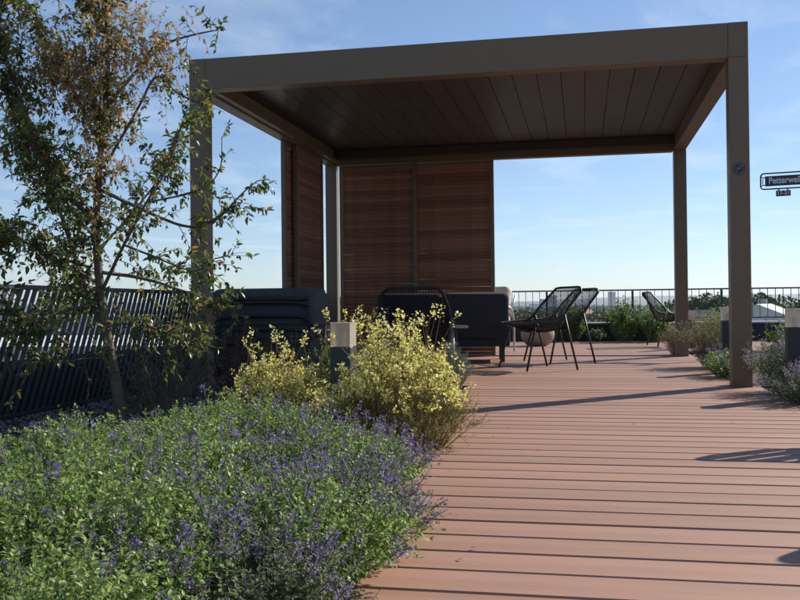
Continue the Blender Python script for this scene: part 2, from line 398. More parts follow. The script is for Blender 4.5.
# tracks under left and back beam (hang below the beam)
tr = MB()
tr.box((-PW + PP + 0.03, PD / 2, H0 + 0.02), (0.05, PD - 2 * PP - 0.02, 0.035))
tr.obj('sliding_track', MT['pergola'], perg)
MB().box((-PW / 2, PD - PP / 2, H0 - 0.007), (PW - 2 * PP - 0.02, 0.115, 0.012)).obj('sliding_track', MT['pergola'], perg)
MB().box((-PW + PP / 2, PD / 2, H0 - 0.007), (0.115, PD - 2 * PP - 0.02, 0.012)).obj('sliding_track', MT['pergola'], perg)
fl = MB(); fl.box((-PW / 2, PD - PP / 2, 0.006), (PW - 2 * PP - 0.02, 0.07, 0.012)); fl.box((-PW + PP / 2, PD / 2, 0.006), (0.07, PD - 2 * PP - 0.02, 0.012))
fl.obj('floor_track', MT['pergola'], perg)

# sliding panels with cedar slats: local x along the panel, y its thickness
def slat_panel(w, h, parent, loc, rz, flip=1):
    pan = empty('sliding_panel', loc, rz); pan.parent = parent
    fw_ = 0.045; d = 0.045
    side = MB().box((0, 0, h / 2), (fw_, d, h), ch=0.002).mesh('panel_stile', MT['pergola'])
    put('panel_stile', side, pan, (-w / 2 + fw_ / 2, 0, 0)); put('panel_stile', side, pan, (w / 2 - fw_ / 2, 0, 0))
    rail = MB().box((0, 0, 0), (w - 2 * fw_ - 0.002, d - 0.004, 0.04), ch=0.002).mesh('panel_rail', MT['pergola'])
    put('panel_rail', rail, pan, (0, 0, 0.021)); put('panel_rail', rail, pan, (0, 0, h - 0.021))
    pit = 0.0455; ns = int((h - 0.086) / pit); pit = (h - 0.086) / ns; L = w - 2 * fw_ - 0.004
    sl = MB().box((0, 0, 0), (L, 0.013, 0.047), ch=0.0015).mesh('slat', MT['slat'])
    for i in range(ns):
        put('slat', sl, pan, (0, rr.uniform(-.001, .001), 0.043 + pit * (i + 0.5)), (flip * R(-33 + rr.uniform(-2, 2)), R(rr.uniform(-0.12, 0.12)), 0))
    return pan
HP = 2.318
slat_panel(0.96, HP, perg, (-3.60, PD - PP / 2 - 0.028, 0.014), 0, -1)
slat_panel(0.98, HP, perg, (-2.685, PD - PP / 2 + 0.024, 0.014), 0, -1)
slat_panel(1.00, HP, perg, (-PW + PP / 2 + 0.024, 2.94, 0.014), R(90), -1)
slat_panel(1.00, HP, perg, (-PW + PP / 2 - 0.028, 2.70, 0.014), R(90), -1)

# ================================================================ railings and parapets
fence = empty('railing', (-4.47, 0, 0)); tag(fence, 'dark steel railing of slanted flat bars on a solid plinth behind the apple tree', 'railing')
FT = 0.752
MB().box((0, 1.6, FT - 0.014), (0.05, 13.2, 0.028), ch=0.003).obj('top_rail', MT['fence'], fence)
MB().box((0, 1.6, -0.02), (0.03, 13.2, 0.03), ch=0.003).obj('bottom_rail', MT['fence'], fence)
MB().box((-0.05, 1.6, 0.09), (0.03, 13.2, 0.42), ch=0.003).obj('plinth', MT['fence'], fence)
lean = 0.37
bar_me = MB()
hh = FT - 0.028 + 0.005
bar_me.add([(-.004, -.0200 - lean / 2, 0), (.004, -.0200 - lean / 2, 0), (.004, .0200 - lean / 2, 0), (-.004, .0200 - lean / 2, 0),
            (-.004, -.0200 + lean / 2, hh), (.004, -.0200 + lean / 2, hh), (.004, .0200 + lean / 2, hh), (-.004, .0200 + lean / 2, hh)],
           [(0, 3, 2, 1), (4, 5, 6, 7), (0, 1, 5, 4), (1, 2, 6, 5), (2, 3, 7, 6), (3, 0, 4, 7)])
bar_me = bar_me.mesh('bar', MT['fence'])
yy = -4.7
while yy < 7.9:
    put('bar', bar_me, fence, (0, yy, -0.005)); yy += 0.072

back = empty('parapet', (-0.6, 8.72, 0)); tag(back, 'low dark parapet with pale metal coping at the far end of the deck', 'parapet')
MB().box((0, 0, 0.09), (8.2, 0.30, 0.38)).obj('wall', MT['parapet'], back)
for i in range(4):
    MB().box((-3.09 + 2.06 * i, 0, 0.2925), (2.052, 0.36, 0.025), ch=0.004).obj('coping', MT['cap'], back)
rail = empty('railing', (-0.6, 8.80, 0.305)); tag(rail, 'thin black baluster railing on the parapet with the city behind', 'railing')
RT = 0.545
MB().box((0, 0, RT - 0.012), (8.2, 0.04, 0.024), ch=0.003).obj('top_rail', MT['fence'], rail)
MB().box((0, 0, 0.06), (8.2, 0.02, 0.02), ch=0.002).obj('bottom_rail', MT['fence'], rail)
bal = MB().box((0, 0, (RT - 0.094) / 2), (0.010, 0.010, RT - 0.096)).mesh('baluster', MT['fence'])
pst = MB().box((0, 0, (RT - 0.024) / 2), (0.035, 0.035, RT - 0.026)).mesh('railing_post', MT['fence'])
xx = -4.0; i = 0
while xx < 4.05:
    if i % 12 == 0: put('railing_post', pst, rail, (xx, 0.03, 0.0))
    else: put('baluster', bal, rail, (xx, 0, 0.071))
    xx += 0.118; i += 1

# ================================================================ bollard lights
def make_bollard(loc, h, label, rz=0.0):
    t = empty('bollard_light', loc, rz); tag(t, label, 'bollard light', 'square bollard lights in the planting')
    hd = 0.112
    MB().box((0, 0, (h - hd) / 2), (0.10, 0.10, h - hd), ch=0.002).obj('body', MT['bollard'], t)
    hdm = MB().box((0, 0, h - hd / 2 + 0.0005), (0.098, 0.098, hd - 0.003), ch=0.003).obj('lamp_head', MT['acrylic'], t)
    MB().lathe([(0.016, h - hd + 0.002), (0.016, h - 0.05), (0.010, h - 0.045)], 12).obj('diffuser', MT['diffuser'], hdm)
    MB().box((0, 0, h + 0.002), (0.101, 0.101, 0.005), ch=0.001).obj('cap', MT['acrylic'], t)
    return t
make_bollard((-2.30, -2.60, 0), 0.52, 'bollard light with frosted cube head standing among the yellow flowers', R(-4))
make_bollard((0.115, -0.78, 0), 0.555, 'bollard light behind the grey purple lavender plant in front of the pergola post', R(-3))
make_bollard((0.045, 1.42, 0), 0.56, 'bollard light half hidden behind the pergola post beside the pale green bush')
make_bollard((0.26, 6.0, 0), 0.49, 'small bollard light beside the rear pergola post and the far mesh chair')
make_bollard((0.10, 5.55, 0), 0.53, 'small bollard light in the gap beside the rear pergola post')

# ================================================================ furniture
def bez(p0, p1, p2, n=8):
    p0, p1, p2 = Vector(p0), Vector(p1), Vector(p2)
    return [(p0 * (1 - t) ** 2 + p1 * 2 * t * (1 - t) + p2 * t * t) for t in [i / n for i in range(n + 1)]]

def smooth_path(pts, it=2, closed=False):
    pts = [Vector(p) for p in pts]
    for _ in range(it):
        q = [] if closed else [pts[0]]
        m = len(pts)
        for i in range(m if closed else m - 1):
            a, b_ = pts[i], pts[(i + 1) % m]
            q += [a * 0.75 + b_ * 0.25, a * 0.25 + b_ * 0.75]
        if not closed: q.append(pts[-1])
        pts = q
    return pts

# shell of the mesh chair: u across (-1..1), v from seat front (0) to back top (1). chair faces -Y locally
def shell_pt(u, v):
    if v < 0.5:
        t = v / 0.5; yc = -0.27 + 0.45 * t; zc_ = 0.43 - 0.085 * math.sin(t * math.pi * 0.72)
    else:
        t = (v - 0.5) / 0.5; yc = 0.18 + 0.17 * t ** 0.85; zc_ = 0.364 + 0.40 * t ** 1.05
    b_ = abs(u) ** 2.3
    k_ = 1 / (1 + math.exp(-(v - 0.5) * 14)); yr = (-0.26 + 0.62 * v) * (1 - k_) + (-0.14 + 0.46 * v) * k_; zr = (0.432 + 0.09 * v) * (1 - k_) + (0.15 + 0.62 * v) * k_
    w = 0.245 + 0.055 * v + 0.02 * math.sin(v * math.pi)
    c_ = abs(u) ** 7 * max(0.0, v - 0.7) / 0.3
    return Vector((u * w * (1 - 0.07 * c_), yc * (1 - b_) + yr * b_, zc_ * (1 - b_) + zr * b_ - 0.045 * c_))

def make_mesh_chair(first_label):
    t = empty('mesh_chair'); tag(t, first_label, 'chair', 'black mesh chairs on the deck')
    nu, nv = 46, 78
    vs_ = [shell_pt(-1 + 2 * i / nu, j / nv) for j in range(nv + 1) for i in range(nu + 1)]
    fs = [(j * (nu + 1) + i, j * (nu + 1) + i + 1, (j + 1) * (nu + 1) + i + 1, (j + 1) * (nu + 1) + i) for j in range(nv) for i in range(nu)]
    # diagonal lattice like expanded metal: each vertex joined to a diamond net
    mb = MB()
    def idx(i, j): return vs_[j * (nu + 1) + i]
    for j in range(nv):
        for i in range(nu):
            a, b_ = (idx(i, j), idx(i + 1, j + 1)) if (i + j) % 2 == 0 else (idx(i + 1, j), idx(i, j + 1))
            d = (b_ - a); n_ = Vector((0, -0.7, 0.7)); s_ = d.cross(n_).normalized() * 0.0025
            n2 = d.cross(s_).normalized() * 0.0012
            mb.add([a - s_ + n2, a + s_ + n2, b_ + s_ + n2, b_ - s_ + n2, a - s_ - n2, a + s_ - n2, b_ + s_ - n2, b_ - s_ - n2],
                   [(0, 1, 2, 3), (7, 6, 5, 4), (0, 3, 7, 4), (1, 5, 6, 2)])
    mb.obj('mesh_shell', MT['mesh'], t)
    rim = [shell_pt(-1 + 2 * i / 10, 0) for i in range(11)] + [shell_pt(1, j / 16) for j in range(1, 16)] + \
          [shell_pt(1 - 2 * i / 10, 1) for i in range(11)] + [shell_pt(-1, 1 - j / 16) for j in range(1, 16)]
    MB().tube(rim, 0.0105, 8, closed=True).obj('rim_tube', MT['black_metal'], t, smooth=True)
    for sx in (-1, 1):
        for (vv, fy) in ((0.2, -0.25), (0.60, 0.26)):
            top = shell_pt(sx, vv); ft = Vector((sx * 0.30, fy, 0.006))
            MB().tube([top, ft], 0.0105, 8).obj('leg', MT['black_metal'], t, smooth=True)
    for vv in (0.2,):
        MB().tube([shell_pt(-1 + i_ / 8, vv) + Vector((0, 0, -0.012)) for i_ in range(17)], 0.008, 6).obj('seat_brace', MT['black_metal'], t, smooth=True)
    return t
def face(dx_, dy_): return math.atan2(dx_, -dy_)     # rz so that local -Y looks along (dx,dy)
chA = make_mesh_chair('black mesh chair facing the sofa, in front of a second one')
chA.location = (-1.60, 1.76, 0); chA.rotation_euler.z = face(-0.87, -0.49)
def chair_copy(x, y, dx_, dy_, label):
    c = copy_tree(chA); c.location = (x, y, 0); c.rotation_euler.z = face(dx_, dy_); c['label'] = label; return c
chair_copy(-1.43, 2.80, -0.87, -0.49, 'black mesh chair standing behind another mesh chair, nearer to the far railing')
chair_copy(0.04, 6.50, 0.985, 0.17, 'black mesh chair standing alone by the rear pergola post and far railing')
chair_copy(-2.62, 1.40, 0.10, 0.99, 'black mesh chair with its back turned, behind the yellow flowering bush')

# armchair with light metal frame and cream cushions
ac = empty('armchair', (-2.46, 4.95, 0), face(-0.6, -0.8)); tag(ac, 'aluminium framed armchair with cream cushions behind the dark sofa', 'armchair')
for sx in (-1, 1):
    MB().tube(smooth_path([(sx * .29, -.28, 0.01), (sx * .29, -.30, .56), (sx * .29, .10, .60), (sx * .29, .30, .56), (sx * .29, .30, 0.01)], 3), 0.014, 8).obj('arm_frame', MT['alu'], ac, smooth=True)
    MB().tube([(sx * .25, .24, .36), (sx * .25, .38, .74)], 0.012, 8).obj('back_upright', MT['alu'], ac, smooth=True)
for z_ in (.44, .52, .60, .68):
    MB().box((0, .24 + (z_ - .36) * .37, z_), (.50, .012, .03), ch=.003).obj('back_slat', MT['alu'], ac)
MB().box((0, 0, .34), (.56, .56, .03), ch=.006).obj('seat_frame', MT['alu'], ac)
MB().box((0, -.02, .41), (.54, .56, .11), ch=.035).obj('seat_cushion', MT['cream'], ac, smooth=True)
MB().box((0, 0, 0), (.52, .14, .42), rot=Matrix.Rotation(R(-18), 3, 'X'), ch=.05).obj('back_cushion', MT['cream'], ac, (0, .21, .64), smooth=True)

# dark sofa, back to the flower bed
sf = empty('sofa', (-2.66, 3.05, 0), R(6)); tag(sf, 'low black upholstered sofa seen from behind, by the slatted panels', 'sofa')
MB().box((0, 0, .25), (1.40, .74, .16), ch=.02).obj('base', MT['cushion_dark'], sf)
for sx in (-1, 1): MB().box((0, 0, 0), (.685, .17, .50), rot=Matrix.Rotation(R(8), 3, 'X'), ch=.06).obj('backrest', MT['cushion_dark'], sf, (sx * .35, -.34, .49), smooth=True)
for sx in (-1, 1): MB().box((sx * .62, .06, .42), (.15, .70, .22), ch=.04).obj('armrest', MT['cushion_dark'], sf, smooth=True)
for sx in (-1, 1): MB().box((sx * .27, .06, .385), (.53, .62, .12), ch=.04).obj('seat_cushion', MT['cushion_navy'], sf, smooth=True)
for sx in (-1, 1):
    for sy in (-1, 1): MB().box((sx * .62, sy * .30, .088), (.05, .05, .175), ch=.003).obj('leg', MT['black_metal'], sf)

# small round side table, pouf
st = empty('side_table', (-2.42, 1.95, 0)); tag(st, 'small round grey side table beside the mesh chair that is turned away', 'side table')
MB().lathe([(0.0, 0.385), (0.15, 0.385), (0.156, 0.392), (0.156, 0.402), (0.15, 0.41), (0.0, 0.41)], 32).obj('table_top', MT['table_top'], st, smooth=False)
MB().lathe([(0.028, 0.012), (0.02, 0.05), (0.02, 0.386)], 16).obj('stem', MT['table_top'], st, smooth=True)
MB().lathe([(0.0, 0.0), (0.12, 0.0), (0.12, 0.008), (0.03, 0.014)], 24).obj('base', MT['table_top'], st)
pf = empty('pouf', (-1.83, 6.75, 0)); tag(pf, 'round beige pouf on the deck behind the mesh chairs', 'pouf')
MB().lathe([(0.10, 0.0), (0.17, 0.02), (0.235, 0.10), (0.25, 0.18), (0.23, 0.26), (0.21, 0.275)], 28).obj('body', MT['beige'], pf, smooth=True)
MB().lathe([(0.0, 0.276), (0.21, 0.276), (0.215, 0.285), (0.20, 0.30), (0.0, 0.305)], 28).obj('seat_pad', MT['beige'], pf, smooth=True)

# stack of lounge chairs: shells nested on each other, backs towards the bed
def make_lounge(label):
    t = empty('lounge_chair'); tag(t, label, 'lounge chair', 'dark lounge chairs stacked at the left railing')
    # padded back band with rounded ends
    w, r_ = 0.475, 0.13
    outline = [(-w, 0), (-w, 0.10), (-w + 0.03, 0.165), (-w + r_, 0.20), (w - r_, 0.20), (w - 0.03, 0.165), (w, 0.10), (w, 0)]
    prof_ = []
    mb = MB(); n_ = len(outline)
    for dy_, inset in ((-0.005, 0.02), (-0.03, 0.0), (0.05, 0.0), (0.075, 0.02)):
        for (x_, z_) in outline:
            k_ = 1 - inset / w
            mb.v.append((x_ * k_, dy_ + 0.0, z_ * (1 - inset * 1.2)))
    for rI in range(3):
        for i_ in range(n_ - 1):
            mb.f.append((rI * n_ + i_, (rI + 1) * n_ + i_, (rI + 1) * n_ + i_ + 1, rI * n_ + i_ + 1))
        mb.f.append((rI * n_ + n_ - 1, (rI + 1) * n_ + n_ - 1, (rI + 1) * n_, rI * n_))
    mb.f.append(tuple(range(n_))); mb.f.append(tuple(reversed(range(3 * n_, 4 * n_))))
    mb.obj('back_pad', MT['cushion_navy'], t, (0, 0, 0.0), smooth=False)
    MB().box((0, 0.36, 0.06), (0.92, 0.56, 0.085), ch=0.03).obj('seat_pad', MT['cushion_navy'], t, smooth=True)
    rim = smooth_path([(-0.46, 0.60, 0.10), (-0.50, 0.30, 0.12), (-0.50, -0.02, 0.09), (-0.47, -0.045, 0.165), (-0.33, -0.045, 0.195), (0.33, -0.045, 0.195), (0.47, -0.045, 0.165), (0.50, -0.02, 0.09), (0.50, 0.30, 0.12), (0.46, 0.60, 0.10)], 2)
    MB().tube(rim, 0.014, 8).obj('frame_tube', MT['fence'], t, smooth=True)
    return t
lg = make_lounge('bottom lounge chair of the dark stack by the left railing')
lg.scale = (0.9, 1, 1); lg.location = (-3.93, 0.78, 0.10); lg.rotation_euler.z = R(4)
for sx in (-1, 1):
    for fy in (0.05, 0.58):
        MB().tube([(sx * .40, fy, .10), (sx * .43, fy, -.096)], 0.014, 8).obj('leg', MT['fence'], lg, smooth=True)
base_l = ['second lounge chair from the bottom of the dark stack by the left railing',
          'third lounge chair from the bottom of the dark stack by the left railing',
          'fourth lounge chair of the dark stack, just under the covered top one']
for i in range(3):
    c = lg.copy(); col.objects.link(c); c['label'] = base_l[i]
    for ch in children(lg):
        if ch.name.startswith('leg'): continue
        cc = ch.copy(); col.objects.link(cc); cc.parent = c
    c.location = (-3.93 + 0.006 * i, 0.78 + 0.004 * i, 0.10 + 0.118 * (i + 1)); c.rotation_euler.z = R(4 + (-1) ** i * 0.6)
# thick cushion on top
tp = empty('seat_cushion', (-3.925, 0.80, 0.10 + 0.118 * 3 + 0.203), R(4)); tp.scale = (0.9, 1, 1); tag(tp, 'thick navy padded cushion cover draped over the top of the lounge chair stack', 'cushion')
MB().box((0, 0.24, 0.058), (1.0, 0.62, 0.115), ch=0.056).obj('pad', MT['cushion_navy'], tp, smooth=True)
for sx in (-1, 1): MB().box((sx * .475, .24, -.075), (.075, .60, .31), ch=.034).obj('side_pad', MT['cushion_navy'], tp, smooth=True)
MB().tube(smooth_path([(-.46, -.068, .045), (.46, -.068, .045), (.485, -.03, .045), (.485, .52, .045), (-.485, .52, .045), (-.485, -.03, .045)], 2, True), 0.006, 6, closed=True).obj('piping', MT['cushion_navy'], tp, smooth=True)

# strap-back chairs on the open deck to the right (their shadows reach into the view)
def make_strap_chair(loc, rz, label):
    t = empty('strap_chair', loc, rz); tag(t, label, 'chair', 'strap back chairs on the open deck')
    W2 = 0.34
    def top(u): return 0.62 + 0.18 * max(0, 1 - abs(u) ** 3.4) ** 0.5
    nS = 5; wS = 2 * W2 / nS
    for k_ in range(nS):
        x0 = -W2 + wS * k_ + 0.017; x1 = x0 + wS - 0.034; mb = MB(); m_ = 10
        for j in range(m_ + 1):
            tt = j / m_
            for x_ in (x0, x1):
                u = x_ / W2; z_ = 0.40 + (top(u) - 0.40) * tt; y_ = 0.24 + 0.06 * tt - 0.06 * u * u
                mb.v += [(x_, y_ - 0.004, z_), (x_, y_ + 0.004, z_)]
        for j in range(m_):
            a = j * 4; mb.f += [(a, a + 2, a + 6, a + 4), (a + 1, a + 5, a + 7, a + 3), (a, a + 4, a + 5, a + 1), (a + 2, a + 3, a + 7, a + 6)]
        mb.f += [(0, 1, 3, 2), (m_ * 4, m_ * 4 + 2, m_ * 4 + 3, m_ * 4 + 1)]
        mb.obj('strap', MT['cushion_dark'], t)
    rim = []
    for i in range(25):
        u = -1 + 2 * i / 24; rim.append((u * W2, 0.30 - 0.06 * u * u, top(u)))
    rim = [(-W2, 0.18, 0.40)] + rim + [(W2, 0.18, 0.40)]
    MB().tube(rim, 0.012, 8).obj('back_rim', MT['black_metal'], t, smooth=True)
    MB().box((0, -0.02, 0.40), (0.52, 0.48, 0.05), ch=0.02).obj('seat', MT['cushion_dark'], t, smooth=True)
    for sx in (-1, 1):
        for fy in (-0.22, 0.20): MB().tube([(sx * .23, fy * .85, .38), (sx * .26, fy, .006)], 0.012, 8).obj('leg', MT['black_metal'], t, smooth=True)
    return t
make_strap_chair((0.31, -2.65, 0), 0.0, 'strap back chair on the open deck nearer to the pergola post')
make_strap_chair((0.35, -4.02, 0), R(4), 'strap back chair on the open deck farther from the pergola')

# ================================================================ signs
def text_mesh(s, size, mat, extr=0.0015, align='LEFT'):
    cu_ = bpy.data.curves.new('lettering', 'FONT'); cu_.body = s; cu_.size = size; cu_.extrude = extr; cu_.offset = size * 0.022; cu_.align_x = align; cu_.align_y = 'CENTER'
    ob = bpy.data.objects.new('lettering', cu_); col.objects.link(ob)
    dg = bpy.context.evaluated_depsgraph_get(); me = bpy.data.meshes.new_from_object(ob.evaluated_get(dg))
    bpy.data.objects.remove(ob); me.materials.clear(); me.materials.append(mat); return me
def rrect(w, h, r_, n=5):
    pts = []
    for (cx, cz, a0) in ((w / 2 - r_, h / 2 - r_, 0), (-w / 2 + r_, h / 2 - r_, 90), (-w / 2 + r_, -h / 2 + r_, 180), (w / 2 - r_, -h / 2 + r_, 270)):
        for i in range(n + 1):
            a = R(a0 + 90 * i / n); pts.append((cx + r_ * math.cos(a), cz + r_ * math.sin(a)))
    return pts
def plate(w, h, r_, d, mat, name, parent, loc):
    pts = rrect(w, h, r_); n_ = len(pts)
    v = [(a, -d / 2, b_) for a, b_ in pts] + [(a, d / 2, b_) for a, b_ in pts]
    f = [tuple(range(n_)), tuple(reversed(range(n_, 2 * n_)))] + [(i, i + n_, (i + 1) % n_ + n_, (i + 1) % n_) for i in range(n_)]
    return MB().add(v, f).obj(name, mat, parent, loc)
# street name sign on a tall post: local x along the sign from its left end
SW, SH = 0.72, 0.135
sg = empty('street_sign', (1.0, 4.9, 0), R(-12)); tag(sg, 'navy street name sign with white lettering in a metal frame on a tall post', 'street sign')
zc = 2.075
fr = [(a, 0, b_) for a, b_ in rrect(SW + 0.055, SH + 0.055, 0.04)]
MB().tube(fr, 0.009, 8, closed=True).obj('sign_frame', MT['black_metal'], sg, (SW / 2, 0, zc), smooth=True)
for dz in (-0.045, 0.045): MB().tube([(-0.024, 0, zc + dz * 1.25), (0.0, 0, zc + dz), (0.03, 0, zc + dz)], 0.006, 6).obj('bracket', MT['black_metal'], sg)
MB().box((-0.004, 0, zc), (0.014, 0.006, 0.07)).obj('end_strip', MT['sign_white'], sg)
plt = plate(SW - 0.02, SH - 0.012, 0.004, 0.006, MT['sign_navy'], 'name_plate', sg, (SW / 2 + 0.012, -0.004, zc))
put('lettering', text_mesh('Petterweilstr.', 0.108, MT['sign_white']), plt, (-SW / 2 + 0.05, -0.004, 0.002), (R(90), 0, 0), (0.80, 1, 1))
for hx in (0.175, 0.275): MB().tube([(hx, 0, zc - SH / 2 - 0.028), (hx, 0, zc - SH / 2 - 0.052)], 0.008, 6).obj('hanger', MT['black_metal'], sg)
npl = plate(0.165, 0.07, 0.004, 0.006, MT['sign_navy'], 'number_plate', sg, (0.225, 0, zc - SH / 2 - 0.086))
put('lettering', text_mesh('17-31', 0.062, MT['sign_white'], align='CENTER'), npl, (0, -0.004, 0.0), (R(90), 0, 0))
MB().tube([(SW + 0.05, 0.0, -0.04), (SW + 0.05, 0.0, zc + 0.25)], 0.03, 12).obj('post', MT['black_metal'], sg, smooth=True)
for dz in (-0.05, 0.05): MB().tube([(SW + 0.02, 0, zc + dz), (SW + 0.06, 0, zc + dz)], 0.012, 6).obj('clamp', MT['black_metal'], sg)

# no smoking sticker on the front right post
ns = empty('no_smoking_sign', (-PP / 2 - 0.006, -0.0012, 1.555)); tag(ns, 'round dark no smoking sticker on the front right pergola post', 'sign')
MT['stick'] = pmat('sticker_dark', (0.015, 0.017, 0.024), 0.4); MT['stick2'] = pmat('sticker_grey', (0.15, 0.15, 0.15), 0.5)
def disc(r0, r1, y, name, mat, parent, n=40):
    v = [(r_ * math.cos(2 * math.pi * i / n), y, r_ * math.sin(2 * math.pi * i / n)) for r_ in (r0, r1) for i in range(n)]
    v += [(a, y + 0.0012, c_) for a, b_, c_ in v]
    f = []
    for i in range(n):
        j = (i + 1) % n
        f += [(i, j, j + n, i + n), (i + n, j + n, j + 3 * n, i + 3 * n), (i + 2 * n, i + 3 * n, j + 3 * n, j + 2 * n), (j, i, i + 2 * n, j + 2 * n)]
    return MB().add(v, f).obj(name, mat, parent)
disc(0.001, 0.044, 0.0, 'backing', MT['stick'], ns)
disc(0.031, 0.037, -0.0012, 'ring', MT['stick2'], ns)
sy = empty('symbol', (0, 0, 0)); sy.parent = ns
MB().box((0, -0.001, 0), (0.066, 0.0014, 0.006), rot=Matrix.Rotation(R(-45), 3, 'Y')).obj('slash_bar', MT['stick2'], sy)
MB().box((-0.004, -0.0008, 0), (0.040, 0.0010, 0.008)).obj('cigarette', MT['stick2'], sy)
MB().box((0.0, -0.0008, 0.014), (0.026, 0.0010, 0.004), rot=Matrix.Rotation(R(-25), 3, 'Y')).obj('smoke', MT['stick2'], sy)

# ================================================================ plants
def rand_unit(n):
    return unit(rng.normal(size=(n, 3)))

def stem_lines(n, rad, h, spread=0.9, curve=0.5, hv=0.25, base_r=0.35, k=7, fall=0.45):
    """n arching stems of a mound: list of (k,3) arrays"""
    out = []
    a = rng.uniform(0, 2 * np.pi, n); rr_ = np.sqrt(rng.uniform(0, 1, n))
    for i in range(n):
        dirx, diry = np.cos(a[i]), np.sin(a[i])
        b0 = np.array([dirx, diry, 0]) * rad * base_r * rr_[i]
        hh_ = h * (1 - fall * rr_[i] ** 2) * rng.uniform(1 - hv, 1 + hv * 0.6)
        end = np.array([dirx, diry, 0]) * rad * rr_[i] * spread * rng.uniform(0.85, 1.15) + np.array([0, 0, hh_])
        mid = b0 * 0.5 + end * 0.5; mid[2] += hh_ * curve * 0.35 * rr_[i]; mid[:2] += rng.normal(0, rad * 0.06, 2)
        t = np.linspace(0, 1, k)[:, None]
        out.append(b0 * (1 - t) ** 2 + mid * 2 * t * (1 - t) + end * t ** 2)
    return out

def along(line, t):
    """points and tangents at parameters t in 0..1"""
    k = len(line) - 1; f_ = np.clip(t, 0, 0.9999) * k; i = f_.astype(int); u = (f_ - i)[:, None]
    return line[i] * (1 - u) + line[i + 1] * u, unit(line[i + 1] - line[i])

def leafy(lines, per, t0, t1, L, Wr, spread=1.0, upbias=0.35):
    P_, D_, N_, LL, WW = [], [], [], [], []
    for ln in lines:
        t = rng.uniform(t0, t1, per); p, tg = along(ln, t)
        side = rand_unit(per); side = unit(side - tg * np.sum(side * tg, 1, keepdims=True))
        d = unit(side * spread + tg * 0.6 + np.array([0, 0, upbias]) * rng.uniform(-0.6, 1, (per, 1)))
        nr = unit(np.array([0, 0, 1.0]) + rng.normal(0, 0.45, (per, 3)))
        l = L * rng.uniform(0.6, 1.25, per)
        P_.append(p); D_.append(d); N_.append(nr); LL.append(l); WW.append(l * Wr * rng.uniform(0.8, 1.2, per))
    return np.concatenate(P_), np.concatenate(D_), np.concatenate(N_), np.concatenate(LL), np.concatenate(WW)

def spikes(lines, per, t0, t1, size, rad):
    P_, D_ = [], []
    for ln in lines:
        t = rng.uniform(t0, t1, per); p, tg = along(ln, t)
        side = rand_unit(per); side = unit(side - tg * np.sum(side * tg, 1, keepdims=True))
        P_.append(p + side * rad * rng.uniform(0.1, 1, (per, 1))); D_.append(unit(side + tg * 0.5))
    p = np.concatenate(P_); d = np.concatenate(D_); n = len(p); l = size * rng.uniform(0.6, 1.3, n)
    return p, d, rand_unit(n), l, l * 0.62

def extend(lines, dl, bend=0.25):
    """continue stems upward as flower spikes"""
    out = []
    for ln in lines:
        tg = ln[-1] - ln[-2]; tg = tg / np.linalg.norm(tg); tg = tg + np.array([0, 0, 0.5]) + rng.normal(0, bend, 3); tg /= np.linalg.norm(tg)
        l = dl * rng.uniform(0.5, 1.3); t = np.linspace(0, 1, 5)[:, None]
        out.append(ln[-1] + tg * l * t + np.array([0, 0, -0.1 * l]) * t ** 2)
    return out

def plant(name, parts, label, cat, group=None):
    t = empty(name); tag(t, label, cat, group)
    for pn, me in parts:
        o_ = put(pn, me, t)
        if pn in ('foliage', 'flowers', 'stems', 'calyxes', 'seed_heads'): o_['kind'] = 'stuff'
    return t

def catmint(nst, rad, h, frac, leafmat, L=0.021, per=34, fl=0.10, nfl=26, flm='purple'):
    ls = stem_lines(nst, rad, h, 1.0, 0.6)
    br = []
    for ln in ls:                                      # side shoots
        for _ in range(2):
            p, tg = along(ln, np.array([rng.uniform(0.4, 0.9)])); d = unit(tg + rng.normal(0, 0.7, (1, 3)))[0]
            t = np.linspace(0, 1, 4)[:, None]; br.append(p[0] + d * rng.uniform(0.04, 0.09) * t)
    sel = [ln for ln in ls if rng.random() < frac]
    ex = extend(sel, fl) if sel else []
    parts = [('stems', stems_mesh('stems', ls + ex, [0.0022] * (len(ls) + len(ex)), MT['stem_green']))]
    a = leafy(ls, per, 0.15, 1.0, L, 0.58); b_ = leafy(br, 12, 0.1, 1.0, L * 0.8, 0.58)
    parts.append(('foliage', leaves('foliage', *[np.concatenate([x, y_]) for x, y_ in zip(a, b_)], leafmat)))
    if ex:
        parts.append(('calyxes', leaves('calyxes', *spikes(ex, nfl, 0.0, 1.0, 0.0075, 0.008), LM['calyx'])))
        parts.append(('flowers', leaves('flowers', *spikes(ex, nfl, 0.1, 1.0, 0.0085, 0.011), LM[flm])))
    return parts

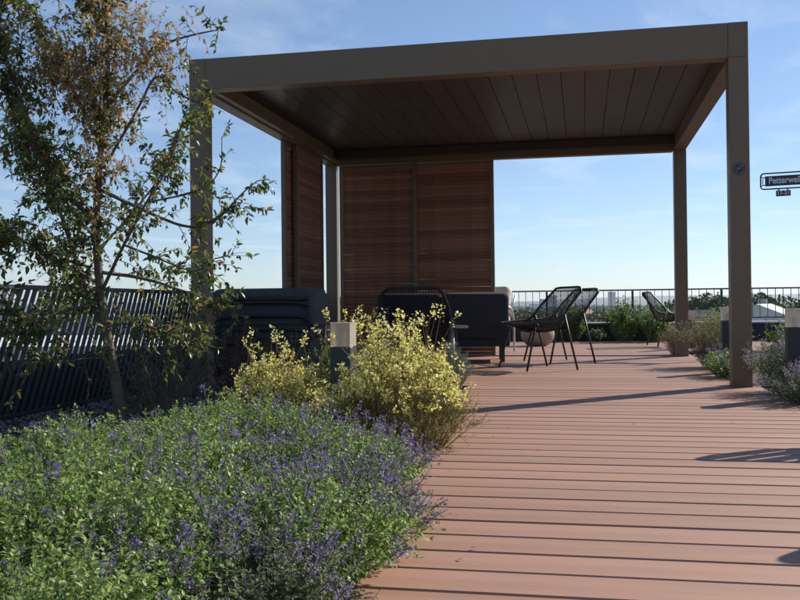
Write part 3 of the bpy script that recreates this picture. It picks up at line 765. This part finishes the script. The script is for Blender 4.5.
GA = 'green catmint plants massed along the deck edge'
GB = 'violet flowering catmint plants along the deck edge'
green = plant('catmint', catmint(330, 0.31, 0.28, 0.05, LM['mint'], 0.0148, 50, 0.05, 14), 'low green catmint plant with a few violet flowers in the bed', 'plant', GA)
green2 = plant('catmint', catmint(330, 0.31, 0.29, 0.10, LM['mint'], 0.0135, 52, 0.06, 15), 'low green catmint plant with a few violet flowers in the bed', 'plant', GA)
viol = plant('catmint', catmint(300, 0.28, 0.235, 0.22, LM['mint'], 0.0128, 48, 0.065, 15), 'violet flowering catmint plant spilling over the deck edge', 'plant', GB)
viol2 = plant('catmint', catmint(280, 0.27, 0.22, 0.33, LM['mint_grey'], 0.012, 46, 0.07, 15), 'violet flowering catmint plant spilling over the deck edge', 'plant', GB)
spots = [(green2, -1.95, -5.62, 0.85), (green, -2.28, -5.32, 0.95), (green2, -2.08, -5.22, 0.95), (green, -2.42, -4.82, 1.0), (green2, -2.62, -4.42, 1.0), (green, -2.30, -4.42, 1.0),
         (green, -2.82, -4.10, 0.8), (green2, -2.50, -3.98, 0.92), (green2, -2.78, -3.68, 0.72), (green, -2.45, -3.55, 0.92), (green2, -2.85, -4.75, 0.85),
         (green, -2.66, -3.25, 0.8), (viol, -2.02, -5.28, 0.85),
         (viol, -1.78, -4.90, 0.95), (viol2, -1.80, -4.52, 0.95), (viol2, -1.80, -5.18, 0.8), (viol, -1.90, -4.15, 0.95), (viol2, -1.92, -3.82, 0.82), (viol, -2.18, -4.72, 0.95), (viol, -2.20, -3.66, 0.9), (viol2, -2.22, -4.12, 0.9), (viol2, -2.32, -3.32, 0.85)]
CL = {}
seen = set()
rp = random.Random(5)
for (src, x, y_, s) in spots:
    o = src if src.name not in seen else copy_tree(src)
    seen.add(src.name); o.location = (x, y_, -0.02); o.rotation_euler.z = rp.uniform(0, 6.28); o.scale = (s, s, s * rp.uniform(0.9, 1.08))
    if src in (green, green2):
        o['label'] = ('low green catmint plant near the apple tree trunk at the rear of the bed' if y_ > -3.7 else 'green catmint plant beside the violet flowering row' if x > -2.45 else 'green catmint plant in the deep leafy part of the bed away from the deck')
    else:
        o['label'] = 'violet flowering catmint plant spilling over the deck edge' if x > -2.0 else 'violet flowering catmint plant just behind the ones at the deck edge'

# yellow flowering shrubs
def yellow_shrub(nst, rad, h, tall=0, fine=1.0):
    ls = stem_lines(nst, rad, h, 1.05, 0.75, 0.28, 0.62, 8, 0.72)
    br = []
    for ln in ls:
        for _ in range(4):
            p, tg = along(ln, np.array([rng.uniform(0.25, 0.98)])); d = unit(tg + rng.normal(0, 0.5, (1, 3)))[0]
            t = np.linspace(0, 1, 4)[:, None]; br.append(p[0] + d * rng.uniform(0.04, 0.10) * t)
    tl = []
    for _ in range(tall):
        a = rng.uniform(0, 6.28); r_ = rad * rng.uniform(0.1, 0.7); b0 = np.array([np.cos(a) * r_, np.sin(a) * r_, h * 0.8])
        t = np.linspace(0, 1, 6)[:, None]; tl.append(b0 + np.array([rng.normal(0, .06), rng.normal(0, .06), rng.uniform(0.10, 0.24)]) * t)
    allst = ls + br + tl
    parts = [('stems', stems_mesh('stems', allst, [0.0018] * len(ls) + [0.0011] * len(br) + [0.0016] * len(tl), MT['stem_brown']))]
    a = leafy(ls, 34, 0.05, 1.0, 0.017, 0.22, 0.7); b_ = leafy(br, 12, 0.0, 1.0, 0.014, 0.24, 0.7)
    parts.append(('foliage', leaves('foliage', *[np.concatenate([x, y_]) for x, y_ in zip(a, b_)], LM['olive'])))
    top = [ln for ln in ls if ln[-1][2] > h * 0.40]
    s1 = spikes(top, 12, 0.86, 1.0, 0.0125, 0.009); s2 = spikes([b for b in br if b[-1][2] > h * 0.52], 7, 0.7, 1.0, 0.0125, 0.007)
    ss = [s1, s2]
    if tl: ss.append(spikes(tl, 16, 0.72, 1.0, 0.014, 0.012))
    parts.append(('flowers', leaves('flowers', *[np.concatenate(z) for z in zip(*ss)], LM['yellow'])))
    return parts
for (args, lbl, loc, scl) in [
        ((420, 0.35, 0.47, 30), 'bushy yellow flowering shrub overhanging the deck right of the bollard light', (-1.96, -2.96), (0.90, 1.08, 1.03)),
        ((280, 0.32, 0.48, 16), 'yellow flowering shrub growing directly behind the bollard light', (-2.36, -2.20), (0.9, 0.8, 1.0)),
        ((240, 0.30, 0.38, 12), 'low yellow flowering shrub left of the bollard light', (-2.62, -2.62), (0.95, 0.95, 1.0)),
        ((110, 0.18, 0.20, 0), 'small low yellow flowering shrub in front of the bollard light', (-2.30, -2.88), (1, 1, 1))]:
    o = plant('yellow_shrub', yellow_shrub(*args), lbl, 'shrub'); o.location = (*loc, -0.02); o.scale = scl

# silvery ball and other cushions: fine needles
def cushion(nst, rad, h, mat, L=0.02, per=26, wr=0.14, stem=MT['stem_green'], spread=0.5):
    ls = stem_lines(nst, rad, h, 1.0, 0.8, 0.15, 0.25, 6)
    return [('stems', stems_mesh('stems', ls, [0.0016] * len(ls), stem)), ('foliage', leaves('foliage', *leafy(ls, per, 0.2, 1.0, L, wr, spread), mat))]
o = plant('silver_cushion_plant', cushion(260, 0.17, 0.36, LM['silver'], 0.024, 34), 'rounded silvery green cushion plant at the deck edge behind the yellow shrub', 'plant'); o.location = (-2.06, -0.78, -0.02)
def wand(n, rad, h, leafm, flm, lbl, nm, cat, loc, L=0.03, nfl=16, frac=0.8, stem=MT['stem_green'], per=16, wr=0.16, fsz=0.009):
    ls = stem_lines(n, rad, h, 1.0, 0.25, 0.3, 0.3, 6)
    ex = extend([l for l in ls if rng.random() < frac], h * 0.3, 0.15)
    parts = [('stems', stems_mesh('stems', ls + ex, [0.0018] * (len(ls) + len(ex)), stem)), ('foliage', leaves('foliage', *leafy(ls, per, 0.1, 1.0, L, wr, 0.6), leafm))]
    if ex: parts.append(('flowers', leaves('flowers', *spikes(ex, nfl, 0.3, 1.0, fsz, 0.008), flm)))
    o_ = plant(nm, parts, lbl, cat); o_.location = loc; return o_
wand(60, 0.20, 0.46, LM['silver'], LM['purple'], 'tall grey lavender with violet spikes in front of the mesh chair that is turned away', 'lavender', 'plant', (-2.45, -0.75, -0.02))
wand(50, 0.20, 0.36, LM['silver'], LM['calyx'], 'grey lavender growing below the lounge chair stack', 'lavender', 'plant', (-3.15, -0.75, -0.02))
wand(90, 0.30, 0.36, LM['dry'], LM['rust'], 'rust brown seed heads of a shrub right of the front left pergola post', 'dried plant', 'plant', (-3.62, -0.62, -0.02), 0.03, 40, 0.95, MT['stem_brown'], 14, 0.3, 0.014)
wand(60, 0.24, 0.30, LM['dry'], LM['rust'], 'low rust brown seed heads in front of the navy lounge chair stack', 'dried plant', 'plant', (-3.28, -0.95, -0.02), 0.03, 40, 0.95, MT['stem_brown'], 14, 0.3, 0.014)
wand(80, 0.36, 0.44, LM['dry'], LM['dry'], 'dry twiggy grey shrub behind the apple tree trunk', 'shrub', 'plant', (-3.72, -1.72, -0.02), 0.03, 12, 0.5, MT['stem_brown'], 22, 0.3)
wand(60, 0.25, 0.46, LM['silver'], LM['dry'], 'silvery shrub between the apple tree and the front left pergola post', 'shrub', 'plant', (-3.95, -0.80, -0.02), 0.028, 12, 0.4, MT['stem_green'], 26, 0.2)
wand(40, 0.28, 0.34, LM['dry'], LM['dry'], 'sparse dry grassy tuft at the foot of the apple tree', 'grass tuft', 'plant', (-3.38, -2.25, -0.02), 0.05, 6, 0.3, MT['stem_brown'], 14, 0.10)

# right hand bed
def place(parts, nm, lbl, cat, loc, s=1.0, rz=0.0, group=None):
    o_ = plant(nm, parts, lbl, cat, group); o_.location = loc; o_.scale = (s, s, s); o_.rotation_euler.z = rz; return o_
gm = catmint(150, 0.29, 0.21, 0.8, LM['mint_grey'], 0.014, 34, 0.08, 18, 'mauve')
place(gm, 'catmint', 'grey green catmint with dull violet flowers in front of the bollard light by the post', 'plant', (0.16, -1.06, -0.02))
place(catmint(170, 0.28, 0.36, 0.8, LM['mint_grey'], 0.014, 34, 0.09, 18, 'mauve'), 'catmint', 'grey violet catmint bulging out beside the front right pergola post', 'plant', (0.17, -0.42, -0.02))
place(catmint(140, 0.30, 0.25, 0.8, LM['mint_grey'], 0.014, 34, 0.09, 18, 'mauve'), 'catmint', 'grey violet catmint right of the bollard light by the post', 'plant', (0.52, -0.95, -0.02))
place(catmint(150, 0.30, 0.40, 0.7, LM['mint_grey'], 0.014, 34, 0.09, 18, 'mauve'), 'catmint', 'grey violet catmint behind the bollard light by the post', 'plant', (0.58, -0.25, -0.02))
place(catmint(90, 0.24, 0.46, 0.1, LM['fresh'], 0.028, 26, 0.1), 'green_plant', 'fresh light green leafy plant right of the front pergola post', 'plant', (0.33, 0.55, -0.02))
place(catmint(90, 0.28, 0.46, 0.0, LM['mint_grey'], 0.022, 26, 0.1), 'green_plant', 'dull green bushy plant behind the grey violet catmint', 'plant', (0.75, 0.95, -0.02))
place(cushion(320, 0.36, 0.53, LM['pale'], 0.022, 40, 0.22, MT['stem_brown'], 0.7), 'pale_shrub', 'pale yellow green shrub between the two right pergola posts', 'shrub', (0.02, 2.10, -0.0))
place(cushion(160, 0.22, 0.36, LM['pale'], 0.022, 30, 0.22, MT['stem_brown'], 0.7), 'pale_shrub', 'small pale shrub peeking out behind the rear right pergola post', 'shrub', (-0.10, 4.35, -0.0))
place(catmint(150, 0.27, 0.24, 0.5, LM['mint'], 0.016, 34, 0.07, 16), 'catmint', 'dark green catmint with violet tips at the foot of the half hidden bollard light', 'plant', (0.0, 0.92, -0.02))
# far end of the deck
def pot_shrub(loc, rad, h, lbl, lm):
    return place(catmint(80, rad, h, 0.0, lm, 0.04, 26, 0.1), 'leafy_shrub', lbl, 'shrub', loc)
pot_shrub((-0.52, 8.15, 0), 0.34, 0.66, 'tall green leafy shrub before the parapet coping', LM['fresh'])
pot_shrub((-0.05, 8.15, 0), 0.34, 0.58, 'green leafy shrub before the parapet, behind the lone mesh chair', LM['mint'])
pot_shrub((-1.32, 8.30, 0), 0.20, 0.52, 'narrow green shrub at the parapet behind the pair of mesh chairs', LM['fresh'])
pot_shrub((-0.95, 8.35, 0), 0.14, 0.16, 'tiny weed growing at the foot of the far parapet', LM['mint_grey'])
pot_shrub((0.9, 7.6, 0), 0.40, 0.50, 'green shrub at the far end of the right bed', LM['mint'])

# fallen leaves on the deck
nl = 70
lx = np.concatenate([rng.uniform(-1.95, -0.2, nl // 2), rng.normal(-1.72, 0.12, nl - nl // 2)]); ly = rng.uniform(-5.2, 0.5, nl)
dl_ = rng.normal(0, 1, (nl, 3)) * np.array([1, 1, 0.08]); ll_ = rng.uniform(0.008, 0.02, nl)
lf = put('leaf_litter', leaves('leaf_litter', np.stack([lx, ly, np.full(nl, 0.004)], -1), dl_, np.tile([0, 0, 1.0], (nl, 1)), ll_, ll_ * 0.5, LM['rust'], droop=-0.05)); tag(lf, 'tiny dry leaves scattered over the deck boards', 'leaves', kind='stuff')

# ================================================================ apple tree: local x to the right, z up
tree = empty('apple_tree', (-3.60, -2.36, -0.03), R(10)); tag(tree, 'slender crab apple tree with dried climber in its crown, beside the slanted railing', 'tree')
S = 0.00545
def tp_(px_, py_, dep): return np.array([(px_ - 108) * S, dep, (432 - py_) * S])
limbs = []     # (polyline, r0, r1)
def limb(pts, r0, r1):
    ln = np.array([np.array(p) for p in smooth_path([tuple(p) for p in pts], 2)]); limbs.append((ln, r0, r1)); return ln
trunk = limb([tp_(110, 438, 0), tp_(106, 395, .01), tp_(96, 340, 0), tp_(88, 290, .02), tp_(86, 230, 0), tp_(94, 160, -.03), tp_(100, 90, 0), tp_(96, 10, .05), tp_(90, -70, .05)], 0.036, 0.008)
main = [
    limb([tp_(97, 345, 0), tp_(70, 290, .05), tp_(45, 230, .15), tp_(20, 170, .2), tp_(-10, 120, .25)], 0.017, 0.004),
    limb([tp_(90, 300, .02), tp_(120, 255, -.1), tp_(145, 215, -.15), tp_(165, 180, -.1), tp_(175, 135, -.05)], 0.011, 0.002),
    limb([tp_(88, 280, .02), tp_(125, 285, .15), tp_(165, 300, .2), tp_(190, 308, .2), tp_(202, 315, .2)], 0.012, 0.003),
    limb([tp_(86, 230, 0), tp_(50, 190, -.15), tp_(30, 120, -.2), tp_(10, 60, -.2), tp_(5, 10, -.25)], 0.015, 0.004),
    limb([tp_(94, 160, -.03), tp_(65, 110, .1), tp_(40, 60, .1), tp_(15, 25, .15), tp_(-10, 0, .1)], 0.013, 0.003),
    limb([tp_(97, 120, 0), tp_(125, 75, .1), tp_(150, 50, .12), tp_(180, 42, .12), tp_(204, 38, .12)], 0.011, 0.0025),
    limb([tp_(96, 180, -.03), tp_(130, 120, .0), tp_(150, 85, -.05), tp_(168, 108, -.05), tp_(190, 118, -.05)], 0.009, 0.0025),
    limb([tp_(92, 200, 0), tp_(140, 225, .25), tp_(170, 235, .25), tp_(198, 225, .25), tp_(222, 198, .25), tp_(238, 186, .25)], 0.011, 0.0025),
    limb([tp_(90, 310, 0), tp_(60, 320, -.2), tp_(35, 330, -.25), tp_(10, 300, -.3)], 0.010, 0.003),
    limb([tp_(100, 365, 0), tp_(85, 362, -.12), tp_(60, 368, -.2), tp_(45, 355, -.22)], 0.006, 0.002),
    limb([tp_(96, 40, 0), tp_(70, 10, .1), tp_(50, -20, .1), tp_(60, -60, .1)], 0.008, 0.003),
    limb([tp_(150, 215, -.15), tp_(195, 205, -.1), tp_(213, 185, -.05), tp_(212, 150, -.02)], 0.006, 0.002),
    limb([tp_(120, 255, -.1), tp_(160, 270, -.2), tp_(195, 285, -.25), tp_(215, 270, -.25)], 0.007, 0.002),
    limb([tp_(60, 270, .1), tp_(20, 260, .2), tp_(-30, 230, .25), tp_(-80, 220, .3)], 0.009, 0.003),
    limb([tp_(30, 120, -.2), tp_(-20, 90, -.1), tp_(-70, 60, -.1)], 0.008, 0.003),
    limb([tp_(94, 330, 0), tp_(130, 330, -.2), tp_(165, 335, -.28), tp_(190, 350, -.3)], 0.006, 0.002),
    limb([tp_(88, 290, 0), tp_(55, 262, -.25), tp_(30, 250, -.3), tp_(0, 255, -.32)], 0.007, 0.002),
    limb([tp_(88, 260, 0), tp_(110, 220, .2), tp_(135, 180, .3), tp_(150, 150, .3)], 0.008, 0.002),
    limb([tp_(88, 250, 0), tp_(70, 215, -.2), tp_(60, 180, -.3), tp_(40, 160, -.3)], 0.007, 0.002),
    limb([tp_(70, 290, .05), tp_(40, 290, .25), tp_(10, 320, .35), tp_(-20, 340, .35)], 0.007, 0.002),
]
twigs = []
for bi, ln in enumerate([trunk] + main):
    seg = np.linalg.norm(np.diff(ln, axis=0), axis=1).sum()
    nt_ = int(seg * [66, 130, 42, 56, 120, 110, 18, 26, 32, 80, 50, 80, 16, 46, 110, 100, 70, 110, 64, 110, 80][bi])
    for _ in range(nt_):
        t0_ = rng.uniform(0.42 if bi == 0 else 0.2, 1.0); p, tg = along(ln, np.array([t0_]))
        d = unit(tg * 0.5 + rng.normal(0, 0.75, (1, 3)) + np.array([[0, 0, 0.12]]))[0]
        l = rng.uniform(0.06, 0.23); k = 5; t = np.linspace(0, 1, k)[:, None]
        w_ = p[0] + d * l * t + np.array([0, 0, -0.22]) * l * t ** 2 + rng.normal(0, 0.006, (k, 3)) * t
        twigs.append(w_)
sub = []
for w_ in list(twigs):
    if rng.random() < 0.45:
        p, tg = along(w_, np.array([rng.uniform(0.3, 0.8)])); d = unit(tg + rng.normal(0, 0.7, (1, 3)))[0]
        l = rng.uniform(0.05, 0.14); t = np.linspace(0, 1, 4)[:, None]; sub.append(p[0] + d * l * t + np.array([0, 0, -0.25]) * l * t ** 2)
mbt = MB(); mbl = MB()
ln, r0, r1 = limbs[0]; m_ = len(ln); mbt.tube(ln, [r0 + (r1 - r0) * (i / (m_ - 1)) ** 0.8 for i in range(m_)], 10)
tr_o = mbt.obj('trunk', MT['bark'], tree, smooth=True)
for ln, r0, r1 in limbs[1:]:
    m_ = len(ln); MB().tube(ln, [r0 + (r1 - r0) * (i / (m_ - 1)) for i in range(m_)], 7).obj('limb', MT['bark'], tree, smooth=True)
o = put('twigs', stems_mesh('twigs', twigs + sub, [0.0028] * len(twigs) + [0.0018] * len(sub), MT['twig'], 4), tree); o['kind'] = 'stuff'
allt = twigs + sub
a = leafy(allt, 8, 0.15, 1.05, 0.039, 0.46, 0.9, -0.35)
o = put('crown', leaves('crown', *a, LM['apple'], droop=0.28, fold=0.16), tree); o['kind'] = 'stuff'
# fruit
fp = []
for w_ in allt:
    if rng.random() < 0.35:
        p, _ = along(w_, rng.uniform(0.4, 1, rng.integers(1, 4)))
        for q in p: fp.append(q + np.array([rng.normal(0, .008), rng.normal(0, .008), -0.022]))
fp = np.array(fp); fs_ = rng.uniform(0.005, 0.0085, (len(fp), 1, 1))
ico = bmesh.new(); bmesh.ops.create_icosphere(ico, subdivisions=1, radius=1); iv = np.array([v.co[:] for v in ico.verts]); if_ = np.array([[v.index for v in f_.verts] for f_ in ico.faces]); ico.free()
o = put('fruit', np_mesh('fruit', (iv[None] * fs_ + fp[:, None]).reshape(-1, 3), (np.arange(len(fp))[:, None, None] * len(iv) + if_[None]).reshape(-1, 3), LM['fruit'], True), tree); o['kind'] = 'stuff'
# dried climber draped through the crown: hanging tassels
vl = []
for _ in range(640):
    c_ = rng.choice(4, p=[.42, .25, .15, .18])
    mu, sg_ = [((88, 80), (26, 24)), ((94, 160), (14, 45)), ((135, 60), (20, 12)), ((45, 75), (18, 18))][c_]
    p = tp_(rng.normal(mu[0], sg_[0]), rng.normal(mu[1], sg_[1]), rng.normal(-0.06, 0.10)); l = rng.uniform(0.05, 0.18)
    d = np.array([rng.normal(0, .5), rng.normal(0, .5), rng.normal(-.15, .6)]); t = np.linspace(0, 1, 6)[:, None]
    vl.append(p + d * l * t + np.array([0, 0, -0.6]) * l * t ** 2)
for _ in range(40):
    p = tp_(rng.uniform(85, 150), rng.uniform(30, 60), rng.normal(0, .08)); t = np.linspace(0, 1, 5)[:, None]
    vl.append(p + np.array([rng.normal(0, .03), rng.normal(0, .03), rng.uniform(.05, .13)]) * t)
vn = empty('climber', tuple(tree.location), R(10)); tag(vn, 'tan dried climbing plant tangled in the upper crown of the apple tree', 'climber')
o = put('stems', stems_mesh('stems', vl, [0.0014] * len(vl), MT['stem_brown']), vn); o['kind'] = 'stuff'
o = put('foliage', leaves('foliage', *leafy(vl, 17, 0.0, 1.0, 0.021, 0.45, 0.9, -0.4), LM['vine'], droop=0.3), vn); o['kind'] = 'stuff'

# ================================================================ the city beyond
GZ = -15.0
def bear(t, Z): p = CAM + (fw0 + rt0 * t) * Z; return (p.x, p.y)     # t = tangent of the bearing right of the view axis
gs = 14000
gnd = MB().add([(-gs, -gs, 0), (gs, -gs, 0), (gs, gs, 0), (-gs, gs, 0)], [(0, 1, 2, 3)]).obj('ground', MT['ground'], None, (0, 0, GZ)); tag(gnd, kind='structure')
MT['tile_red'] = pmat('red_roof_tile', (0.26, 0.10, 0.06), 0.8, noise=0.25, nscale=3)
MT['slate'] = pmat('slate_roof', (0.075, 0.08, 0.09), 0.6, noise=0.2, nscale=2)
MT['render_white'] = pmat('white_render', (0.70, 0.69, 0.66), 0.8, noise=0.06, nscale=1)
MT['render_cream'] = pmat('cream_render', (0.52, 0.46, 0.37), 0.85, noise=0.08, nscale=1)
MT['render_grey'] = pmat('grey_render', (0.36, 0.36, 0.35), 0.85, noise=0.08, nscale=1)
MT['glass'] = pmat('window_glass', (0.03, 0.04, 0.05), 0.1)
MT['roof_pale'] = pmat('pale_flat_roof', (0.58, 0.58, 0.56), 0.8, noise=0.12, nscale=0.5)

def house(name, t, Z, w, d, ztop, roof, wallm, roofm, rz, label, win=True, group=None, rh=3.0):
    x, y_ = bear(t, Z); b_ = empty(name, (x, y_, GZ), rz); tag(b_, label, 'building', group)
    wh = ztop - GZ - (rh if roof == 'gable' else 0.3)
    MB().box((0, 0, wh / 2), (w, d, wh)).obj('wall', wallm, b_)
    if roof == 'gable':
        e = 0.4; v = [(-w / 2 - e, -d / 2 - e, wh - .1), (w / 2 + e, -d / 2 - e, wh - .1), (w / 2 + e, d / 2 + e, wh - .1), (-w / 2 - e, d / 2 + e, wh - .1), (-w / 2 - e, 0, wh + rh), (w / 2 + e, 0, wh + rh)]
        ro = MB().add(v, [(0, 1, 5, 4), (2, 3, 4, 5), (0, 4, 3), (1, 2, 5), (3, 2, 1, 0)]).obj('roof', roofm, b_)
        MB().box((w * 0.22, 0.3, wh + rh * 0.9), (0.6, 0.6, 0.9)).obj('chimney', MT['render_grey'], ro)
    else:
        MB().box((0, 0, wh + 0.15), (w + 0.3, d + 0.3, 0.3)).obj('roof', roofm, b_)
    if win:
        wm = MB().box((0, 0, 0), (1.2, 0.12, 1.5)).mesh('window', MT['glass']); fm = MB().box((0, 0, 0), (1.5, 0.06, 1.8)).mesh('window_frame', MT['render_white'])
        z_ = wh - 1.7
        while z_ > wh - 9.5 and z_ > 1:
            nx = max(1, int(w / 2.8))
            for i in range(nx):
                wo_ = put('window', wm, b_, (-w / 2 + w * (i + .5) / nx, -d / 2 - 0.02, z_)); put('window_frame', fm, wo_, (0, 0.03, 0))
            z_ -= 3.0
    return b_
# near neighbours (right): white house, slate roof
house('house', 0.402, 62, 9, 5.0, 0.55, 'gable', MT['render_white'], MT['roof_pale'], R(74), 'white gabled house with pale roof beyond the railing behind the right bed', rh=1.1)
house('house', 0.325, 66, 9, 8, 0.15, 'gable', MT['render_grey'], MT['slate'], R(-8), 'house with long slate roof beyond the railing between the right pergola posts', rh=2.2)
house('house', 0.455, 75, 6, 9, -0.9, 'gable', MT['render_cream'], MT['tile_red'], R(10), 'cream house with red roof at the right behind the white gabled house')
# left: pale flat roofs seen through the slanted bars
house('office_block', -0.47, 34, 16, 12, -0.5, 'flat', MT['render_white'], MT['roof_pale'], R(12), 'white flat roofed block seen through the slanted railing at the far left')
house('office_block', -0.30, 40, 12, 14, -0.7, 'flat', MT['render_white'], MT['roof_pale'], R(12), 'pale flat roofed block seen through the slanted railing beside the pergola')
house('house', -0.36, 75, 14, 9, 0.2, 'flat', MT['render_white'], MT['roof_pale'], R(25), 'long white flat roofed building behind the other pale roofs at the left')
house('house', -0.22, 85, 13, 9, 0.0, 'gable', MT['render_white'], MT['tile_red'], R(-10), 'white house with red roof glimpsed beside the front left pergola post')
# middle distance
hb = random.Random(21)
gl = {'house': ('small pale house with red roof in the hazy middle distance beyond the railing', 'hazy houses beyond the railing'),
      'apartment_block': ('pale apartment block in the hazy far city beyond the railing', 'hazy blocks of the far city')}
for i in range(46):
    t = hb.uniform(-0.5, 0.5) if i % 3 else hb.uniform(0.08, 0.47); Z = hb.uniform(150, 520)
    wc_ = hb.choice(['white', 'cream', 'grey']); wm_ = MT['render_' + wc_]; rc_, rm_ = ('red tiled', MT['tile_red']) if hb.random() < .65 else ('dark slate', MT['slate'])
    house('house', t, Z, hb.uniform(9, 18), hb.uniform(8, 11), hb.uniform(-5.5, -1.6) , 'gable', wm_, rm_, hb.uniform(0, 3), '%s house with %s roof in the hazy middle distance beyond the railing' % (wc_, rc_), False, gl['house'][1], 3.6)
for i in range(44):
    t = hb.uniform(-0.5, 0.5) if i % 2 else hb.uniform(0.06, 0.47); Z = hb.uniform(1100, 3800)
    wc_ = hb.choice(['white', 'cream', 'grey'])
    house('apartment_block', t, Z, hb.uniform(14, 36), 14, GZ + hb.uniform(10, 15) + Z * hb.uniform(0, .0030), 'flat', MT['render_' + wc_], MT['roof_pale'], hb.uniform(-.6, .6), '%s apartment block in the hazy far city beyond the railing' % wc_, False, gl['apartment_block'][1])
# towers
for (t, Z, w, h_, lb) in [(0.2335, 2600, 18, 38, 'slim hazy tower block on the skyline between mesh chairs and rear post'), (0.168, 2300, 20, 26, 'stepped hazy tower on the skyline seen through the mesh chair'), (0.158, 2400, 16, 18, 'lower hazy tower beside the stepped one seen through the mesh chair'), (0.385, 3000, 24, 34, 'hazy tower on the skyline just right of the front pergola post'), (-0.175, 3000, 22, 34, 'hazy tower top peeking over the lounge chair stack')]:
    house('tower_block', t, Z, w, w, h_, 'flat', MT['render_grey'], MT['roof_pale'], 0.2, lb, False)

# trees: crown of leaf clumps
def far_tree(t, Z, ztop, rad, label, group=None, n=4500):
    x, y_ = bear(t, Z); H_ = ztop - GZ; tr_ = empty('tree', (x, y_, GZ)); tag(tr_, label, 'tree', group)
    MB().tube([(0, 0, 0), (.2, .1, H_ * .4), (0, 0, H_ * .75)], [.35, .25, .1], 8).obj('trunk', MT['bark'], tr_, smooth=True)
    nb_ = 16; cen = np.stack([rng.normal(0, rad * .45, nb_), rng.normal(0, rad * .45, nb_), H_ * rng.uniform(.5, .9, nb_)], -1); br_ = rng.uniform(.25, .5, nb_) * rad
    j = rng.integers(0, nb_, n); p = cen[j] + rand_unit(n) * (br_[j] * rng.uniform(.5, 1, n) ** .5)[:, None]
    top_ = p[:, 2].max(); p[:, 2] += (H_ - top_)
    l = rng.uniform(.2, .5, n) * (Z / 90) ** 0.4
    me = leaves('crown', p, rand_unit(n), rand_unit(n), l, l * .7, LM['tree']); put('crown', me, tr_)
    return tr_
far_tree(0.338, 95, 1.75, 3.4, 'round dark tree rising behind the slate roof between the right pergola posts')
far_tree(0.365, 105, 1.3, 3.0, 'dark tree beside the round tree behind the slate roof')
far_tree(0.315, 110, 0.9, 3.0, 'lower dark tree near the rear right pergola post behind the slate roof')
far_tree(0.418, 90, 1.1, 2.6, 'dark tree just right of the white gabled house')
far_tree(0.445, 85, 1.5, 3.4, 'large dark tree at the far right beyond the railing')
GT = 'trees in the middle distance beyond the railing'
for (t, Z, zt, rad) in [(0.14, 130, 0.0, 5), (0.165, 150, -0.2, 5), (0.205, 120, -0.5, 4), (0.235, 135, -0.3, 5), (0.26, 140, -0.5, 5), (0.285, 120, -.1, 4), (-0.43, 60, -.6, 3), (-0.34, 58, -.9, 3.4), (-0.27, 70, -.6, 3), (-0.19, 80, -.8, 3.4), (-0.14, 110, -.5, 4), (0.1, 120, -.8, 4)]:
    far_tree(t, Z, zt, rad, 'bushy tree in the middle distance beyond the railing, below the skyline', GT)
# wooded belts of the far city: one mass
n = 60000
tt = rng.uniform(-0.6, 0.6, n); Zd = 160 * (3200 / 160) ** rng.uniform(0, 1, n)
fwn, rtn = np.array(fw0), np.array(rt0)
p = np.array(CAM)[None] + (fwn[None] + rtn[None] * tt[:, None]) * Zd[:, None]; cl = np.sin(tt * 90 + Zd * .013) + np.sin(tt * 37 - Zd * .006)
p[:, 2] = GZ + rng.uniform(3, 13.2, n) + cl * 1.0 - 0.6; keep = cl > -0.9; p = p[keep]; Zd = Zd[keep]
l = rng.uniform(1.2, 2.8, len(p)) * (Zd / 400) ** .35
wd = put('distant_trees', leaves('distant_trees', p, rand_unit(len(p)), rand_unit(len(p)), l, l * .8, LM['tree'])); tag(wd, 'hazy green treetops of the far city below the skyline', 'trees', kind='stuff')
# hills
def ridge(name, Z, z0, amp, seed_):
    r_ = np.random.default_rng(seed_); m_ = 160; ts = np.linspace(-0.9, 0.9, m_); hgt = z0 + amp * (0.5 * np.sin(ts * 5 + seed_) + 0.3 * np.sin(ts * 13 + 2 * seed_) + 0.15 * np.sin(ts * 31))
    mb = MB(); c0 = np.array(CAM)
    for dz, zf in ((0, 0.0), (260, 0.6), (520, 1.0), (900, 0.0)):
        for t_, h_ in zip(ts, hgt):
            q = c0 + (fwn + rtn * t_) * (Z + dz); mb.v.append((q[0], q[1], GZ + (h_ - GZ) * zf - (1 if zf == 0 else 0)))
    for k_ in range(3):
        for i_ in range(m_ - 1): mb.f.append((k_ * m_ + i_, k_ * m_ + i_ + 1, (k_ + 1) * m_ + i_ + 1, (k_ + 1) * m_ + i_))
    o_ = mb.obj(name, MT['hill'], smooth=True); tag(o_, kind='structure')
MT['hill'] = pmat('wooded_hill', (0.05, 0.07, 0.035), 0.95, noise=0.4, nscale=0.01)
ridge('hills', 5200, 28, 26, 3); ridge('hills', 7600, 62, 34, 5)

# the air
hz = MB().box((0, 2000, 45), (26000, 16000, 124)).obj('haze', None); tag(hz, 'thin pale summer haze over the city', 'haze', kind='stuff')
hm = bpy.data.materials.new('haze_air'); hm.use_nodes = True; hn = hm.node_tree.nodes; hn.clear()
pv = hn.new('ShaderNodeVolumePrincipled'); pv.inputs['Color'].default_value = (0.80, 0.88, 1.0, 1); pv.inputs['Density'].default_value = 0.95e-4; pv.inputs['Anisotropy'].default_value = 0.35
ho = hn.new('ShaderNodeOutputMaterial'); hm.node_tree.links.new(pv.outputs[0], ho.inputs['Volume']); hz.data.materials.append(hm)
